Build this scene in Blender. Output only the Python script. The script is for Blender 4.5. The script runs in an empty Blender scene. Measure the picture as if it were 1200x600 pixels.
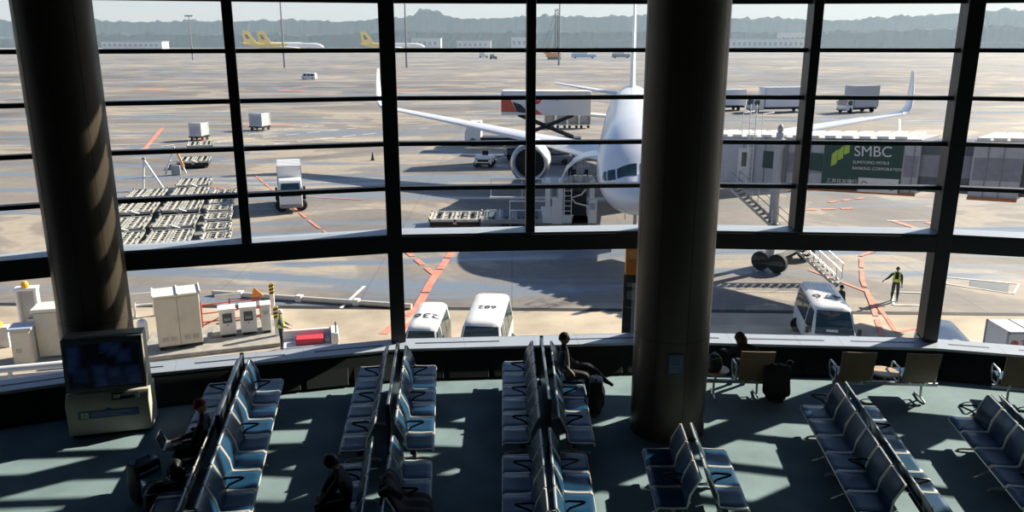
import bpy, math, random
from mathutils import Vector, Matrix

# ------------------------------------------------------------------ camera, sky, sun, exposure
SC = bpy.context.scene
COL = SC.collection
R = math.radians
EYE = 6.9            # camera height over the gate floor
AP = -5.6            # apron level
cam_data = bpy.data.cameras.new('camera'); cam = bpy.data.objects.new('camera', cam_data); COL.objects.link(cam)
cam.location = (0, 0, EYE); cam.rotation_euler = (R(75), 0, 0)
cam_data.sensor_width = 36; cam_data.lens = 36*951/1200; cam_data.clip_end = 6000; cam_data.clip_start = .05
SC.camera = cam
SUN_EL, SUN_AZ = 30.5, 57.0
w = bpy.data.worlds.new('sky'); SC.world = w; w.use_nodes = True
nt = w.node_tree; bg = nt.nodes['Background']
sky = nt.nodes.new('ShaderNodeTexSky'); sky.sky_type = 'NISHITA'; sky.sun_disc = False
sky.sun_elevation = R(SUN_EL); sky.sun_rotation = R(SUN_AZ); sky.air_density = 1.0; sky.dust_density = .8; sky.ozone_density = 1.0
tcw = nt.nodes.new('ShaderNodeTexCoord'); sep = nt.nodes.new('ShaderNodeSeparateXYZ'); nt.links.new(tcw.outputs['Generated'], sep.inputs[0])
hr = nt.nodes.new('ShaderNodeValToRGB'); he = hr.color_ramp.elements; he[0].position = 0; he[0].color = (.85, .85, .85, 1); he[1].position = .45; he[1].color = (.06, .06, .06, 1)
e2 = he.new(.07); e2.color = (.7, .7, .7, 1); e3 = he.new(.18); e3.color = (.25, .25, .25, 1)
nt.links.new(sep.outputs['Z'], hr.inputs[0])
dim = nt.nodes.new('ShaderNodeMixRGB'); dim.blend_type = 'MULTIPLY'; dim.inputs[0].default_value = 1; dim.inputs[2].default_value = (.75, .9, 1.1, 1); nt.links.new(sky.outputs[0], dim.inputs[1])
veil = nt.nodes.new('ShaderNodeMixRGB'); veil.inputs[2].default_value = (5.6, 5.75, 6.1, 1)      # whitish haze band low in the sky
nt.links.new(hr.outputs[0], veil.inputs[0]); nt.links.new(dim.outputs[0], veil.inputs[1]); nt.links.new(veil.outputs[0], bg.inputs[0]); bg.inputs[1].default_value = .125
sun_data = bpy.data.lights.new('sun', 'SUN'); sun_data.energy = 11.5; sun_data.angle = R(.55); sun_data.color = (1, .88, .72)
sun = bpy.data.objects.new('sun', sun_data); COL.objects.link(sun); sun.location = (60, 60, 60)
sdir = Vector((math.sin(R(SUN_AZ))*math.cos(R(SUN_EL)), math.cos(R(SUN_AZ))*math.cos(R(SUN_EL)), math.sin(R(SUN_EL))))
sun.rotation_euler = sdir.to_track_quat('Z', 'Y').to_euler()
SC.view_settings.view_transform = 'Standard'; SC.view_settings.look = 'None'
SC.view_settings.exposure = 0.0; SC.view_settings.gamma = 1.0; SC.view_settings.use_curve_mapping = False
try:
    SC.cycles.max_bounces = 10; SC.cycles.transparent_max_bounces = 24; SC.cycles.diffuse_bounces = 4
    SC.cycles.volume_bounces = 1; SC.cycles.caustics_reflective = False; SC.cycles.caustics_refractive = False
    SC.cycles.use_denoising = True; SC.cycles.sample_clamp_indirect = 4
except Exception: pass
random.seed(4)

# ------------------------------------------------------------------ materials
MATS = {}
def pm(name, col, rough=.5, metal=0., vary=.12, scale=3., bump=0., spec=.5, coat=0., emit=None, es=1.):
    m = bpy.data.materials.new(name); m.use_nodes = True; n = m.node_tree; b = n.nodes['Principled BSDF']
    b.inputs['Roughness'].default_value = rough; b.inputs['Metallic'].default_value = metal
    b.inputs['Specular IOR Level'].default_value = spec; b.inputs['Coat Weight'].default_value = coat
    tc = n.nodes.new('ShaderNodeTexCoord'); no = n.nodes.new('ShaderNodeTexNoise')
    no.inputs['Scale'].default_value = scale; no.inputs['Detail'].default_value = 5
    n.links.new(tc.outputs['Object'], no.inputs['Vector'])
    rp = n.nodes.new('ShaderNodeValToRGB'); e = rp.color_ramp.elements
    e[0].position = .3; e[1].position = .7
    e[0].color = tuple(max(0, c*(1-vary)) for c in col)+(1,); e[1].color = tuple(min(1, c*(1+vary)) for c in col)+(1,)
    n.links.new(no.outputs['Fac'], rp.inputs[0]); n.links.new(rp.outputs[0], b.inputs['Base Color'])
    if bump:
        bp = n.nodes.new('ShaderNodeBump'); bp.inputs['Strength'].default_value = bump; bp.inputs['Distance'].default_value = .01
        n2 = n.nodes.new('ShaderNodeTexNoise'); n2.inputs['Scale'].default_value = scale*25; n.links.new(tc.outputs['Object'], n2.inputs['Vector'])
        n.links.new(n2.outputs['Fac'], bp.inputs['Height']); n.links.new(bp.outputs[0], b.inputs['Normal'])
    if emit:
        b.inputs['Emission Color'].default_value = tuple(emit)+(1,); b.inputs['Emission Strength'].default_value = es
    MATS[name] = m; return m
pm('frame_black', (.012, .014, .016), .45)
pm('column_bronze', (.078, .064, .043), .42, .2, .08, 1.2)
pm('column_joint', (.02, .02, .02), .7)
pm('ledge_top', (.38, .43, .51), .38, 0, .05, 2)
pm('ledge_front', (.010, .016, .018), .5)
pm('slot_black', (.008, .008, .009), .6)
pm('wall_dark', (.03, .04, .045), .8)
pm('ceiling_dark', (.03, .036, .04), .85)
pm('leather_navy', (.009, .046, .098), .30, 0, .1, 8, .08, .5)
MATS['leather_navy'].node_tree.nodes['Principled BSDF'].inputs['Specular Tint'].default_value = (.45, .72, 1, 1)
pm('chrome', (.86, .82, .74), .32, .35, .05)
pm('dark_metal', (.02, .022, .025), .35, .6)
pm('steel', (.45, .47, .48), .35, .9, .06)
pm('divider_panel', (.03, .04, .05), .3, .2)
pm('chair_brown', (.22, .155, .09), .5, 0, .1, 4)
pm('wood_table', (.50, .36, .22), .4, 0, .15, 9)
pm('kiosk_cream', (.55, .53, .44), .5, 0, .05)
pm('kiosk_dark', (.06, .08, .08), .4)
pm('sign_blue', (.03, .09, .25), .4)
pm('white_paint', (.80, .80, .78), .35, 0, .04, 1., 0, .5, .3)
pm('white_matte', (.72, .72, .70), .6, 0, .06)
pm('aircraft_white', (.74, .76, .80), .3, 0, .04, .4, 0, .5, .3)
pm('aircraft_grey', (.40, .43, .47), .4)
pm('engine_dark', (.02, .025, .03), .4, .5)
pm('glass_dark', (.010, .042, .05), .08, 0, .1, 2, 0, .6)
pm('rubber', (.015, .015, .016), .8)
pm('hub_grey', (.35, .35, .34), .5, .3)
pm('cabinet_cream', (.62, .58, .48), .55, 0, .06)
pm('cabinet_roof', (.72, .69, .62), .5, 0, .04)
pm('grey_concrete', (.33, .31, .28), .85, 0, .2, 3)
pm('red_paint', (.62, .10, .06), .5)
pm('mark_red', (.72, .24, .17), .7, 0, .25, 2)
pm('mark_white', (.75, .74, .71), .7, 0, .2, 2)
pm('orange', (.80, .28, .04), .5)
pm('yellow', (.80, .55, .04), .45)
pm('plane_yellow', (.95, .62, .01), .45)
pm('signal_amber', (.9, .4, .03), .3)
pm('hivis', (.62, .80, .06), .6)
pm('uniform_navy', (.015, .02, .03), .75)
pm('skin', (.42, .26, .18), .55, 0, .05)
pm('hair_dark', (.02, .014, .01), .55)
pm('hair_brown', (.022, .009, .007), .5)
pm('cap_red', (.25, .02, .03), .7)
pm('cap_black', (.01, .01, .012), .8)
pm('cloth_black', (.012, .013, .016), .8, 0, .2, 12)
pm('cloth_grey', (.07, .075, .085), .8, 0, .2, 12)
pm('cloth_khaki', (.16, .15, .11), .8)
pm('bag_black', (.012, .014, .018), .5, 0, .2, 10)
pm('bag_blue', (.30, .55, .90), .2)
pm('bag_green', (.12, .45, .12), .6)
pm('bag_red', (.55, .06, .05), .6)
pm('laptop_silver', (.62, .63, .64), .35, .4)
pm('dolly_metal', (.42, .42, .38), .55, .3, .2, 2)
pm('dolly_deck', (.36, .34, .28), .6, .1, .2, 2)
pm('dolly_light', (.60, .58, .52), .55, .2, .15, 2)
pm('container_grey', (.50, .52, .54), .4, .5, .1)
pm('smbc_green', (.012, .06, .055), .5, 0, .06)
pm('smbc_lime', (.42, .60, .08), .5)
pm('bridge_grey', (.46, .47, .50), .55, 0, .08)
pm('bridge_band', (.26, .27, .31), .55)
pm('bridge_dark', (.10, .12, .13), .55)
pm('bridge_roof', (.74, .73, .70), .6)
pm('rust_orange', (.45, .16, .05), .6)
pm('ink', (.03, .035, .04), .6)
pm('logo_red', (.65, .05, .07), .5)
pm('hill_forest', (.03, .05, .045), .95, 0, .35, .03)
pm('hill_far', (.03, .05, .045), .95, 0, .3, .02)
pm('far_white', (.6, .6, .6), .7)
pm('far_grey', (.25, .25, .26), .8)
pm('teal_cloth', (.08, .11, .13), .7)

def screen_mat():
    m = pm('screen_glow', (.01, .012, .02), .15)
    n = m.node_tree; b = n.nodes['Principled BSDF']; tc = n.nodes.new('ShaderNodeTexCoord')
    vo = n.nodes.new('ShaderNodeTexVoronoi'); vo.distance = 'CHEBYCHEV'; vo.inputs['Scale'].default_value = 3.2
    n.links.new(tc.outputs['Object'], vo.inputs['Vector'])
    rp = n.nodes.new('ShaderNodeValToRGB'); e = rp.color_ramp.elements
    e[0].position = .1; e[0].color = (.03, .07, .2, 1); e[1].position = .5; e[1].color = (.002, .004, .012, 1)
    n.links.new(vo.outputs['Distance'], rp.inputs[0]); n.links.new(rp.outputs[0], b.inputs['Emission Color'])
    b.inputs['Emission Strength'].default_value = .10
screen_mat()

def glass_mat():
    m = bpy.data.materials.new('window_glass'); m.use_nodes = True; n = m.node_tree
    n.nodes.remove(n.nodes['Principled BSDF']); out = n.nodes['Material Output']
    tr = n.nodes.new('ShaderNodeBsdfTransparent'); tr.inputs[0].default_value = (.955, .97, .97, 1)
    gl = n.nodes.new('ShaderNodeBsdfGlossy'); gl.inputs['Roughness'].default_value = .02
    lw = n.nodes.new('ShaderNodeLayerWeight'); lw.inputs[0].default_value = .5
    pw = n.nodes.new('ShaderNodeMath'); pw.operation = 'POWER'; pw.inputs[1].default_value = 5
    ml = n.nodes.new('ShaderNodeMath'); ml.operation = 'MULTIPLY_ADD'; ml.inputs[1].default_value = .5; ml.inputs[2].default_value = .022
    n.links.new(lw.outputs['Facing'], pw.inputs[0]); n.links.new(pw.outputs[0], ml.inputs[0])
    mx = n.nodes.new('ShaderNodeMixShader')
    n.links.new(ml.outputs[0], mx.inputs[0]); n.links.new(tr.outputs[0], mx.inputs[1]); n.links.new(gl.outputs[0], mx.inputs[2])
    n.links.new(mx.outputs[0], out.inputs[0]); MATS['window_glass'] = m
glass_mat()

def carpet_mat():
    m = pm('carpet_teal', (.19, .275, .30), .9, 0, .16, 1.3, .25)
    n = m.node_tree; b = n.nodes['Principled BSDF']; b.inputs['Specular IOR Level'].default_value = .25
carpet_mat()

def apron_mat():
    m = bpy.data.materials.new('apron_asphalt'); m.use_nodes = True; n = m.node_tree; b = n.nodes['Principled BSDF']
    L = n.links.new; tc = n.nodes.new('ShaderNodeTexCoord')
    def noise(scale, sx=1, sy=1, det=6, dist=0., off=0):
        mp = n.nodes.new('ShaderNodeMapping'); mp.inputs['Scale'].default_value = (sx, sy, 1); mp.inputs['Location'].default_value = (off, off*.7, 0)
        L(tc.outputs['Object'], mp.inputs[0]); t = n.nodes.new('ShaderNodeTexNoise')
        t.inputs['Scale'].default_value = scale; t.inputs['Detail'].default_value = det; t.inputs['Distortion'].default_value = dist
        L(mp.outputs[0], t.inputs['Vector']); return t.outputs['Fac']
    def ramp(f, stops):
        r = n.nodes.new('ShaderNodeValToRGB'); e = r.color_ramp.elements
        while len(e) < len(stops): e.new(.5)
        for k, (p, c) in enumerate(stops): e[k].position = p; e[k].color = tuple(c)+(1,)
        L(f, r.inputs[0]); return r.outputs[0]
    def mix(a, bb, f, mode='MIX'):
        x = n.nodes.new('ShaderNodeMixRGB'); x.blend_type = mode
        if isinstance(f, float): x.inputs[0].default_value = f
        else: L(f, x.inputs[0])
        L(a, x.inputs[1]); L(bb, x.inputs[2]); return x.outputs[0]
    base = ramp(noise(.055, 1, 1.3, 7, 1.2), [(.36, (.10, .10, .105)), (.45, (.19, .172, .155)), (.535, (.235, .205, .175)), (.565, (.46, .39, .295))])
    far = ramp(noise(.011, 1, 2.2, 5, .6, 40), [(.36, (.12, .115, .115)), (.48, (.21, .185, .165)), (.62, (.37, .32, .25))])
    c = mix(base, far, .5)
    fine = ramp(noise(1.6, 1, 1, 8), [(.3, (.82, .82, .82)), (.7, (1.12, 1.12, 1.12))])
    c = mix(c, fine, .75, 'MULTIPLY')
    streak = noise(.09, .35, 2.2, 5, 1.6, 11)
    damp = ramp(streak, [(.53, (0, 0, 0)), (.60, (1, 1, 1))])
    dampc = n.nodes.new('ShaderNodeRGB'); dampc.outputs[0].default_value = (.17, .205, .25, 1)
    c = mix(c, dampc.outputs[0], damp)
    bk = n.nodes.new('ShaderNodeTexBrick'); L(tc.outputs['Object'], bk.inputs['Vector'])
    bk.inputs['Scale'].default_value = 1; bk.inputs['Brick Width'].default_value = 7.5; bk.inputs['Row Height'].default_value = 7.5; bk.offset = 0
    bk.inputs['Mortar Size'].default_value = .035; bk.inputs['Mortar Smooth'].default_value = .3
    bk.inputs['Color1'].default_value = bk.inputs['Color2'].default_value = (1, 1, 1, 1); bk.inputs['Mortar'].default_value = (.6, .6, .6, 1)
    c = mix(c, bk.outputs['Color'], .8, 'MULTIPLY')
    L(c, b.inputs['Base Color'])
    rr = ramp(streak, [(.5, (.75, .75, .75)), (.68, (.3, .3, .3))]); L(rr, b.inputs['Roughness'])
    MATS['apron_asphalt'] = m
apron_mat()

def slab_mat():
    m = pm('slab_tan', (.44, .37, .28), .85, 0, .3, .35)
    n = m.node_tree; b = n.nodes['Principled BSDF']
slab_mat()

def haze_mat():
    m = bpy.data.materials.new('distant_haze'); m.use_nodes = True; n = m.node_tree
    n.nodes.remove(n.nodes['Principled BSDF']); v = n.nodes.new('ShaderNodeVolumeScatter')
    v.inputs['Color'].default_value = (.62, .82, 1, 1); v.inputs['Density'].default_value = 0.0003; v.inputs['Anisotropy'].default_value = .2
    n.links.new(v.outputs[0], n.nodes['Material Output'].inputs['Volume']); MATS['distant_haze'] = m
haze_mat()

# ------------------------------------------------------------------ mesh helpers
class MB:
    def __init__(s): s.v = []; s.f = []; s.m = []; s.M = Matrix.Identity(4)
    def at(s, loc=(0, 0, 0), rz=0., ry=0., rx=0.):
        s.M = Matrix.Translation(loc) @ Matrix.Rotation(rz, 4, 'Z') @ Matrix.Rotation(ry, 4, 'Y') @ Matrix.Rotation(rx, 4, 'X'); return s
    def add(s, vs, fs, m=0):
        o = len(s.v); s.v += [s.M @ Vector(p) for p in vs]; s.f += [tuple(o+i for i in f) for f in fs]; s.m += [m]*len(fs); return s
    def box(s, x0, x1, y0, y1, z0, z1, m=0):
        return s.add([(x0,y0,z0),(x1,y0,z0),(x1,y1,z0),(x0,y1,z0),(x0,y0,z1),(x1,y0,z1),(x1,y1,z1),(x0,y1,z1)],
                     [(0,3,2,1),(4,5,6,7),(0,1,5,4),(1,2,6,5),(2,3,7,6),(3,0,4,7)], m)
    def cbox(s, c, d, m=0):
        return s.box(c[0]-d[0]/2, c[0]+d[0]/2, c[1]-d[1]/2, c[1]+d[1]/2, c[2]-d[2]/2, c[2]+d[2]/2, m)
    def loft(s, rings, m=0, cap=True, closed=True):
        n = len(rings[0]); vs = [p for r in rings for p in r]; fs = []
        for i in range(len(rings)-1):
            for j in range(n if closed else n-1):
                a = i*n+j; b = i*n+(j+1) % n; fs.append((a, b, b+n, a+n))
        if cap: fs.append(tuple(range(n-1, -1, -1))); fs.append(tuple((len(rings)-1)*n+j for j in range(n)))
        return s.add(vs, fs, m)
    def tube(s, pts, r, n=8, m=0, cap=True):
        P = [Vector(p) for p in pts]; rings = []; up = None
        rs = r if isinstance(r, (list, tuple)) else [r]*len(P)
        for i, p in enumerate(P):
            if i == 0: d = (P[1]-P[0]).normalized()
            elif i == len(P)-1: d = (P[-1]-P[-2]).normalized()
            else: d = ((P[i]-P[i-1]).normalized()+(P[i+1]-P[i]).normalized()).normalized()
            if up is None:
                a = Vector((0, 0, 1)) if abs(d.z) < .9 else Vector((1, 0, 0)); up = d.cross(a).normalized()
            else: up = (up-d*up.dot(d)).normalized()
            q = d.cross(up)
            rings.append([tuple(p+(up*math.cos(2*math.pi*k/n)+q*math.sin(2*math.pi*k/n))*rs[i]) for k in range(n)])
        return s.loft(rings, m, cap)
    def lathe(s, prof, c=(0, 0, 0), axis='z', n=24, m=0, cap=True):
        rings = []
        for r, h in prof:
            ring = []
            for k in range(n):
                a = 2*math.pi*k/n; x, y = r*math.cos(a), r*math.sin(a)
                p = {'z': (x, y, h), 'x': (h, x, y), 'y': (y, h, x)}[axis]
                ring.append((c[0]+p[0], c[1]+p[1], c[2]+p[2]))
            rings.append(ring)
        return s.loft(rings, m, cap)
    def prism(s, poly, a0, a1, axis='y', m=0):
        def p3(u, v, a): return {'y': (u, a, v), 'x': (a, u, v), 'z': (u, v, a)}[axis]
        n = len(poly); vs = [p3(u, v, a0) for u, v in poly]+[p3(u, v, a1) for u, v in poly]
        return s.add(vs, [tuple(range(n-1, -1, -1)), tuple(range(n, 2*n))]+[(i, (i+1) % n, n+(i+1) % n, n+i) for i in range(n)], m)
    def build(s, name, mats, parent=None, smooth=True, bevel=0, seg=2, loc=None, rz=0):
        me = bpy.data.meshes.new(name); me.from_pydata([tuple(p) for p in s.v], [], s.f)
        for mm in (mats if isinstance(mats, (list, tuple)) else [mats]): me.materials.append(MATS[mm])
        for p, k in zip(me.polygons, s.m): p.material_index = k
        import bmesh
        bm = bmesh.new(); bm.from_mesh(me); bmesh.ops.recalc_face_normals(bm, faces=bm.faces); bm.to_mesh(me); bm.free()
        o = bpy.data.objects.new(name, me); COL.objects.link(o)
        if bevel:
            b = o.modifiers.new('bevel', 'BEVEL'); b.width = bevel; b.segments = seg; b.limit_method = 'ANGLE'; b.angle_limit = R(40)
        if smooth:
            me.polygons.foreach_set('use_smooth', [True]*len(me.polygons))
            try: me.set_sharp_from_angle(angle=R(38))
            except Exception: pass
        if parent: o.parent = parent
        if loc: o.location = loc
        o.rotation_euler[2] = rz
        return o
def tag(o, label=None, cat=None, group=None, kind=None):
    if label: o['label'] = label
    if cat: o['category'] = cat
    if group: o['group'] = group
    if kind: o['kind'] = kind
    return o
def thing(name, loc, rz, label, cat, group=None):
    o = bpy.data.objects.new(name, None); COL.objects.link(o); o.location = loc; o.rotation_euler = (0, 0, rz); o.empty_display_size = .2
    return tag(o, label, cat, group)
def dup(o, parent=None):
    c = o.copy(); COL.objects.link(c); c.parent = parent
    for ch in list(o.children): dup(ch, c)
    return c
def text(body, size, mat, parent, loc, rot, name, extrude=.004, align='CENTER', sx=1., bold=0.):
    cu = bpy.data.curves.new(name, 'FONT'); cu.body = body; cu.size = size; cu.extrude = extrude; cu.offset = bold; cu.align_x = align; cu.align_y = 'CENTER'
    cu.materials.append(MATS[mat]); tmp = bpy.data.objects.new(name, cu); COL.objects.link(tmp)
    dg = bpy.context.evaluated_depsgraph_get(); me = bpy.data.meshes.new_from_object(tmp.evaluated_get(dg)); bpy.data.objects.remove(tmp)
    o = bpy.data.objects.new(name, me); COL.objects.link(o); o.parent = parent; o.location = loc; o.rotation_euler = rot; o.scale = (sx, 1, 1)
    return o

# ------------------------------------------------------------------ room shell
NODES = [(-17.6, 9.3), (-13.3, 12.75), (-8.15, 14.90), (-2.45, 16.46), (3.40, 16.88), (9.05, 16.50), (14.55, 15.15), (19.3, 12.6), (23.4, 8.8)]
def offset(nodes, d):   # positive = outward (away from the hall)
    out = []
    for i, p in enumerate(nodes):
        ns = []
        for a, b in ((i-1, i), (i, i+1)):
            if a < 0 or b >= len(nodes): continue
            e = Vector(nodes[b])-Vector(nodes[a]); e.normalize(); ns.append(Vector((-e.y, e.x)))
        n = ns[0] if len(ns) == 1 else (ns[0]+ns[1]).normalized()
        k = 1/max(.3, n.dot(ns[0])); out.append((p[0]+n.x*d*k, p[1]+n.y*d*k))
    return out
TOPZ = 9.35
GLO, GUP = .20, .42      # lower / upper glass planes behind the transom front
F0, FT, FB = NODES, offset(NODES, GUP), offset(NODES, .62)
LF = offset(NODES, -.70)
def seg_prism(mb, i, pl_in, pl_out, z0, z1, m=0, t0=0., t1=1.):
    def L(pl, t): a, b = Vector(pl[i]), Vector(pl[i+1]); p = a+(b-a)*t; return (p.x, p.y)
    mb.prism([L(pl_in, t0), L(pl_in, t1), L(pl_out, t1), L(pl_out, t0)], z0, z1, 'z', m)

fl = MB(); poly = [(-17.6, -4)]+[(x, y) for x, y in offset(NODES, .05)]+[(23.4, -4)]
fl.prism(poly, -.3, 0, 'z'); tag(fl.build('floor', 'carpet_teal', smooth=False), kind='structure')
ce = MB(); ce.prism([(-18, -4.2)]+offset(NODES, 1.2)+[(24, -4.2)], TOPZ, TOPZ+.4, 'z'); tag(ce.build('ceiling', 'ceiling_dark', smooth=False), kind='structure')
tag(MB().box(-18, 24, -4.4, -4, -.3, TOPZ).build('wall_back', 'wall_dark', smooth=False), kind='structure')
tag(MB().box(-18, -17.6, -4.4, 9.4, -.3, TOPZ).build('wall_left', 'wall_dark', smooth=False), kind='structure')
tag(MB().box(23.4, 23.8, -4.4, 9.0, -.3, TOPZ).build('wall_right', 'wall_dark', smooth=False), kind='structure')
wb = MB()
for i in range(len(NODES)-1): seg_prism(wb, i, offset(NODES, .05), offset(NODES, .6), AP, .20)
tag(wb.build('wall_front', 'wall_dark', smooth=False), kind='structure')
# window ledges along the facade
lt = MB(); ls = MB()
LT0, LT1 = offset(NODES, -.40), offset(NODES, .22)
LH = .56     # ledge height
def face(mb, i, t0, t1, d):
    def L(pl, t): a, b = Vector(pl[i]), Vector(pl[i+1]); p = a+(b-a)*t; return (p.x, p.y)
    A, B_, C_, D_ = offset(NODES, -.82-d), offset(NODES, -.42-d), offset(NODES, .05), offset(NODES, .05)
    rings = []
    for t in (t0, t1): a, b, c = L(A, t), L(B_, t), L(C_, t); rings.append([(a[0], a[1], 0 if d == 0 else .05), (b[0], b[1], LH-.06 if d == 0 else LH-.10), (c[0], c[1], LH-.06), (c[0], c[1], 0)])
    mb.loft(rings)
for i in range(len(NODES)-1):
    seg_prism(lt, i, LT0, LT1, LH-.07, LH)
    face(ls, i, 0, 1, 0)
    for q in range(6): face(ls, i, .01+q*.165, .155+q*.165, .008)
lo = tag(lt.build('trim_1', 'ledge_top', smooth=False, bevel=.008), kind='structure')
sl = MB(); jt = MB()
for i in range(len(NODES)-1):
    for a, b in ((.06, .20), (.30, .60), (.70, .94)) if i != 3 else ((.06, .37), (.62, .93)):
        seg_prism(sl, i, offset(NODES, -.12), offset(NODES, -.065), LH-.005, LH+.0035, 0, a, b)
    for t in (.24, .5, .66): seg_prism(jt, i, offset(NODES, -.39), offset(NODES, .2), LH-.005, LH+.0015, 0, t, t+.0012)
sl.build('air_slot', 'slot_black', lo, smooth=False); jt.build('ledge_joint', 'bridge_band', lo, smooth=False)
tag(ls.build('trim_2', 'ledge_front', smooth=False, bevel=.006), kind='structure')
# transom and heavy mullions
tr = MB()
for i in range(len(NODES)-1): seg_prism(tr, i, NODES, FB, 2.55, 2.90)
to = tag(tr.build('trim_3', 'frame_black', smooth=False, bevel=.01), kind='structure')
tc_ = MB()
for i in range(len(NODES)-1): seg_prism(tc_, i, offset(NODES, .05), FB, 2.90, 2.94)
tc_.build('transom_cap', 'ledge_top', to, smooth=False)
tr2 = MB()
for i in range(len(NODES)-1): seg_prism(tr2, i, NODES, FB, 9.0, TOPZ)
tag(tr2.build('trim_4', 'frame_black', smooth=False), kind='structure')
def mull(i, t, wid, z0, z1, name, d0=-.02, d1=.64):
    a, b = Vector(NODES[i]), Vector(NODES[min(i+1, len(NODES)-1)])
    if b == a: return
    p = a+(b-a)*t; e = (b-a).normalized()
    if t == 0 and i > 0: e = (e+(a-Vector(NODES[i-1])).normalized()).normalized()
    mb = MB().at((p.x, p.y, 0), math.atan2(e.y, e.x))
    mb.box(-wid/2, wid/2, d0, d0+.12, z0, z1).box(-wid*.3, wid*.3, d0+.12, d1, z0, z1)
    tag(mb.build(name, 'frame_black', smooth=False, bevel=.012), kind='structure')
k = 5
for i in range(1, len(NODES)-1): mull(i, 0, .31, .56, TOPZ, 'trim_%d' % k); k += 1
for i in range(0, len(NODES)-1): mull(i, {3: .485, 4: .47}.get(i, .503), .19, 2.94, TOPZ, 'trim_%d' % k, .0); k += 1
BARS = [3.86, 4.79, 5.72, 6.67, 7.62, 8.56]
k = 1
for i in range(len(NODES)-1):
    for a, b in ((0, .49), (.49, 1)):
        g = MB(); seg_prism(g, i, FT, offset(NODES, GUP+.02), 2.94, 9.0, 0, a, b)
        go = tag(g.build('window_%d' % k, 'window_glass', smooth=False), kind='structure'); k += 1
        for z in BARS:
            bm_ = MB(); seg_prism(bm_, i, offset(NODES, GUP-.09), offset(NODES, GUP+.12), z-.042, z+.042, 0, a, b)
            bm_.build('glazing_bar', 'frame_black', go, smooth=False)
    g = MB(); seg_prism(g, i, offset(NODES, GLO-.02), offset(NODES, GLO), .56, 2.55)
    tag(g.build('window_%d' % k, 'window_glass', smooth=False), kind='structure'); k += 1

# round columns
def column(x, y, r, name, sign=False):
    mb = MB().lathe([(r, 0), (r, TOPZ)], (0, 0, 0), 'z', 64)
    o = tag(mb.build(name, 'column_bronze', loc=(x, y, 0)), kind='structure')
    j = MB()
    for a in range(0, 360, 45):
        j.at((0, 0, 0), R(a+12)).box(r-.01, r+.0015, -.006, .006, 0, TOPZ)
    j.at().lathe([(r+.0015, 1.88), (r+.0015, 1.892)], n=64, cap=False)
    j.build('panel_joint', 'column_joint', o)
    return o
column(-7.82, 14.42, .625, 'pillar_left')
column(2.84, 13.60, .665, 'pillar_right')
pl = thing('wall_plaque', (2.80, 12.93, 1.52), R(-2), 'small blue framed notice fixed on the right round column', 'sign')
MB().box(-.13, .13, -.012, .012, -.18, .18).build('plate', 'sign_blue', pl, bevel=.004)
MB().box(-.095, .095, -.016, -.012, -.05, .12).build('picture_frame', 'bridge_band', pl)
MB().box(-.075, .075, -.019, -.016, -.03, .10).build('notice_panel', 'sign_blue', pl)
t = MB()
for q in range(4): t.box(-.09, .09-.03*(q % 2), -.0145, -.012, -.09-.02*q, -.083-.02*q)
t.build('small_print', 'ledge_top', pl)

# ------------------------------------------------------------------ apron and distance
tag(MB().box(-2600, 2600, 17.3, 4200, AP-.5, AP).build('ground', 'apron_asphalt', smooth=False), kind='structure')
sb = MB().prism([(-60, 22), (60, 22), (60, 34.5), (9, 36.3), (-12, 36.9), (-60, 38.4)], AP, AP+.012, 'z')
tag(sb.build('pavement', 'slab_tan', smooth=False), kind='structure')
dr = MB().prism([(-60, 38.4), (-12, 36.9), (9, 36.3), (60, 34.5), (60, 34.9), (9, 36.75), (-12, 37.35), (-60, 38.85)], AP+.001, AP+.02, 'z')
tag(dr.build('pavement_drain', 'rubber', smooth=False), kind='structure')

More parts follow.
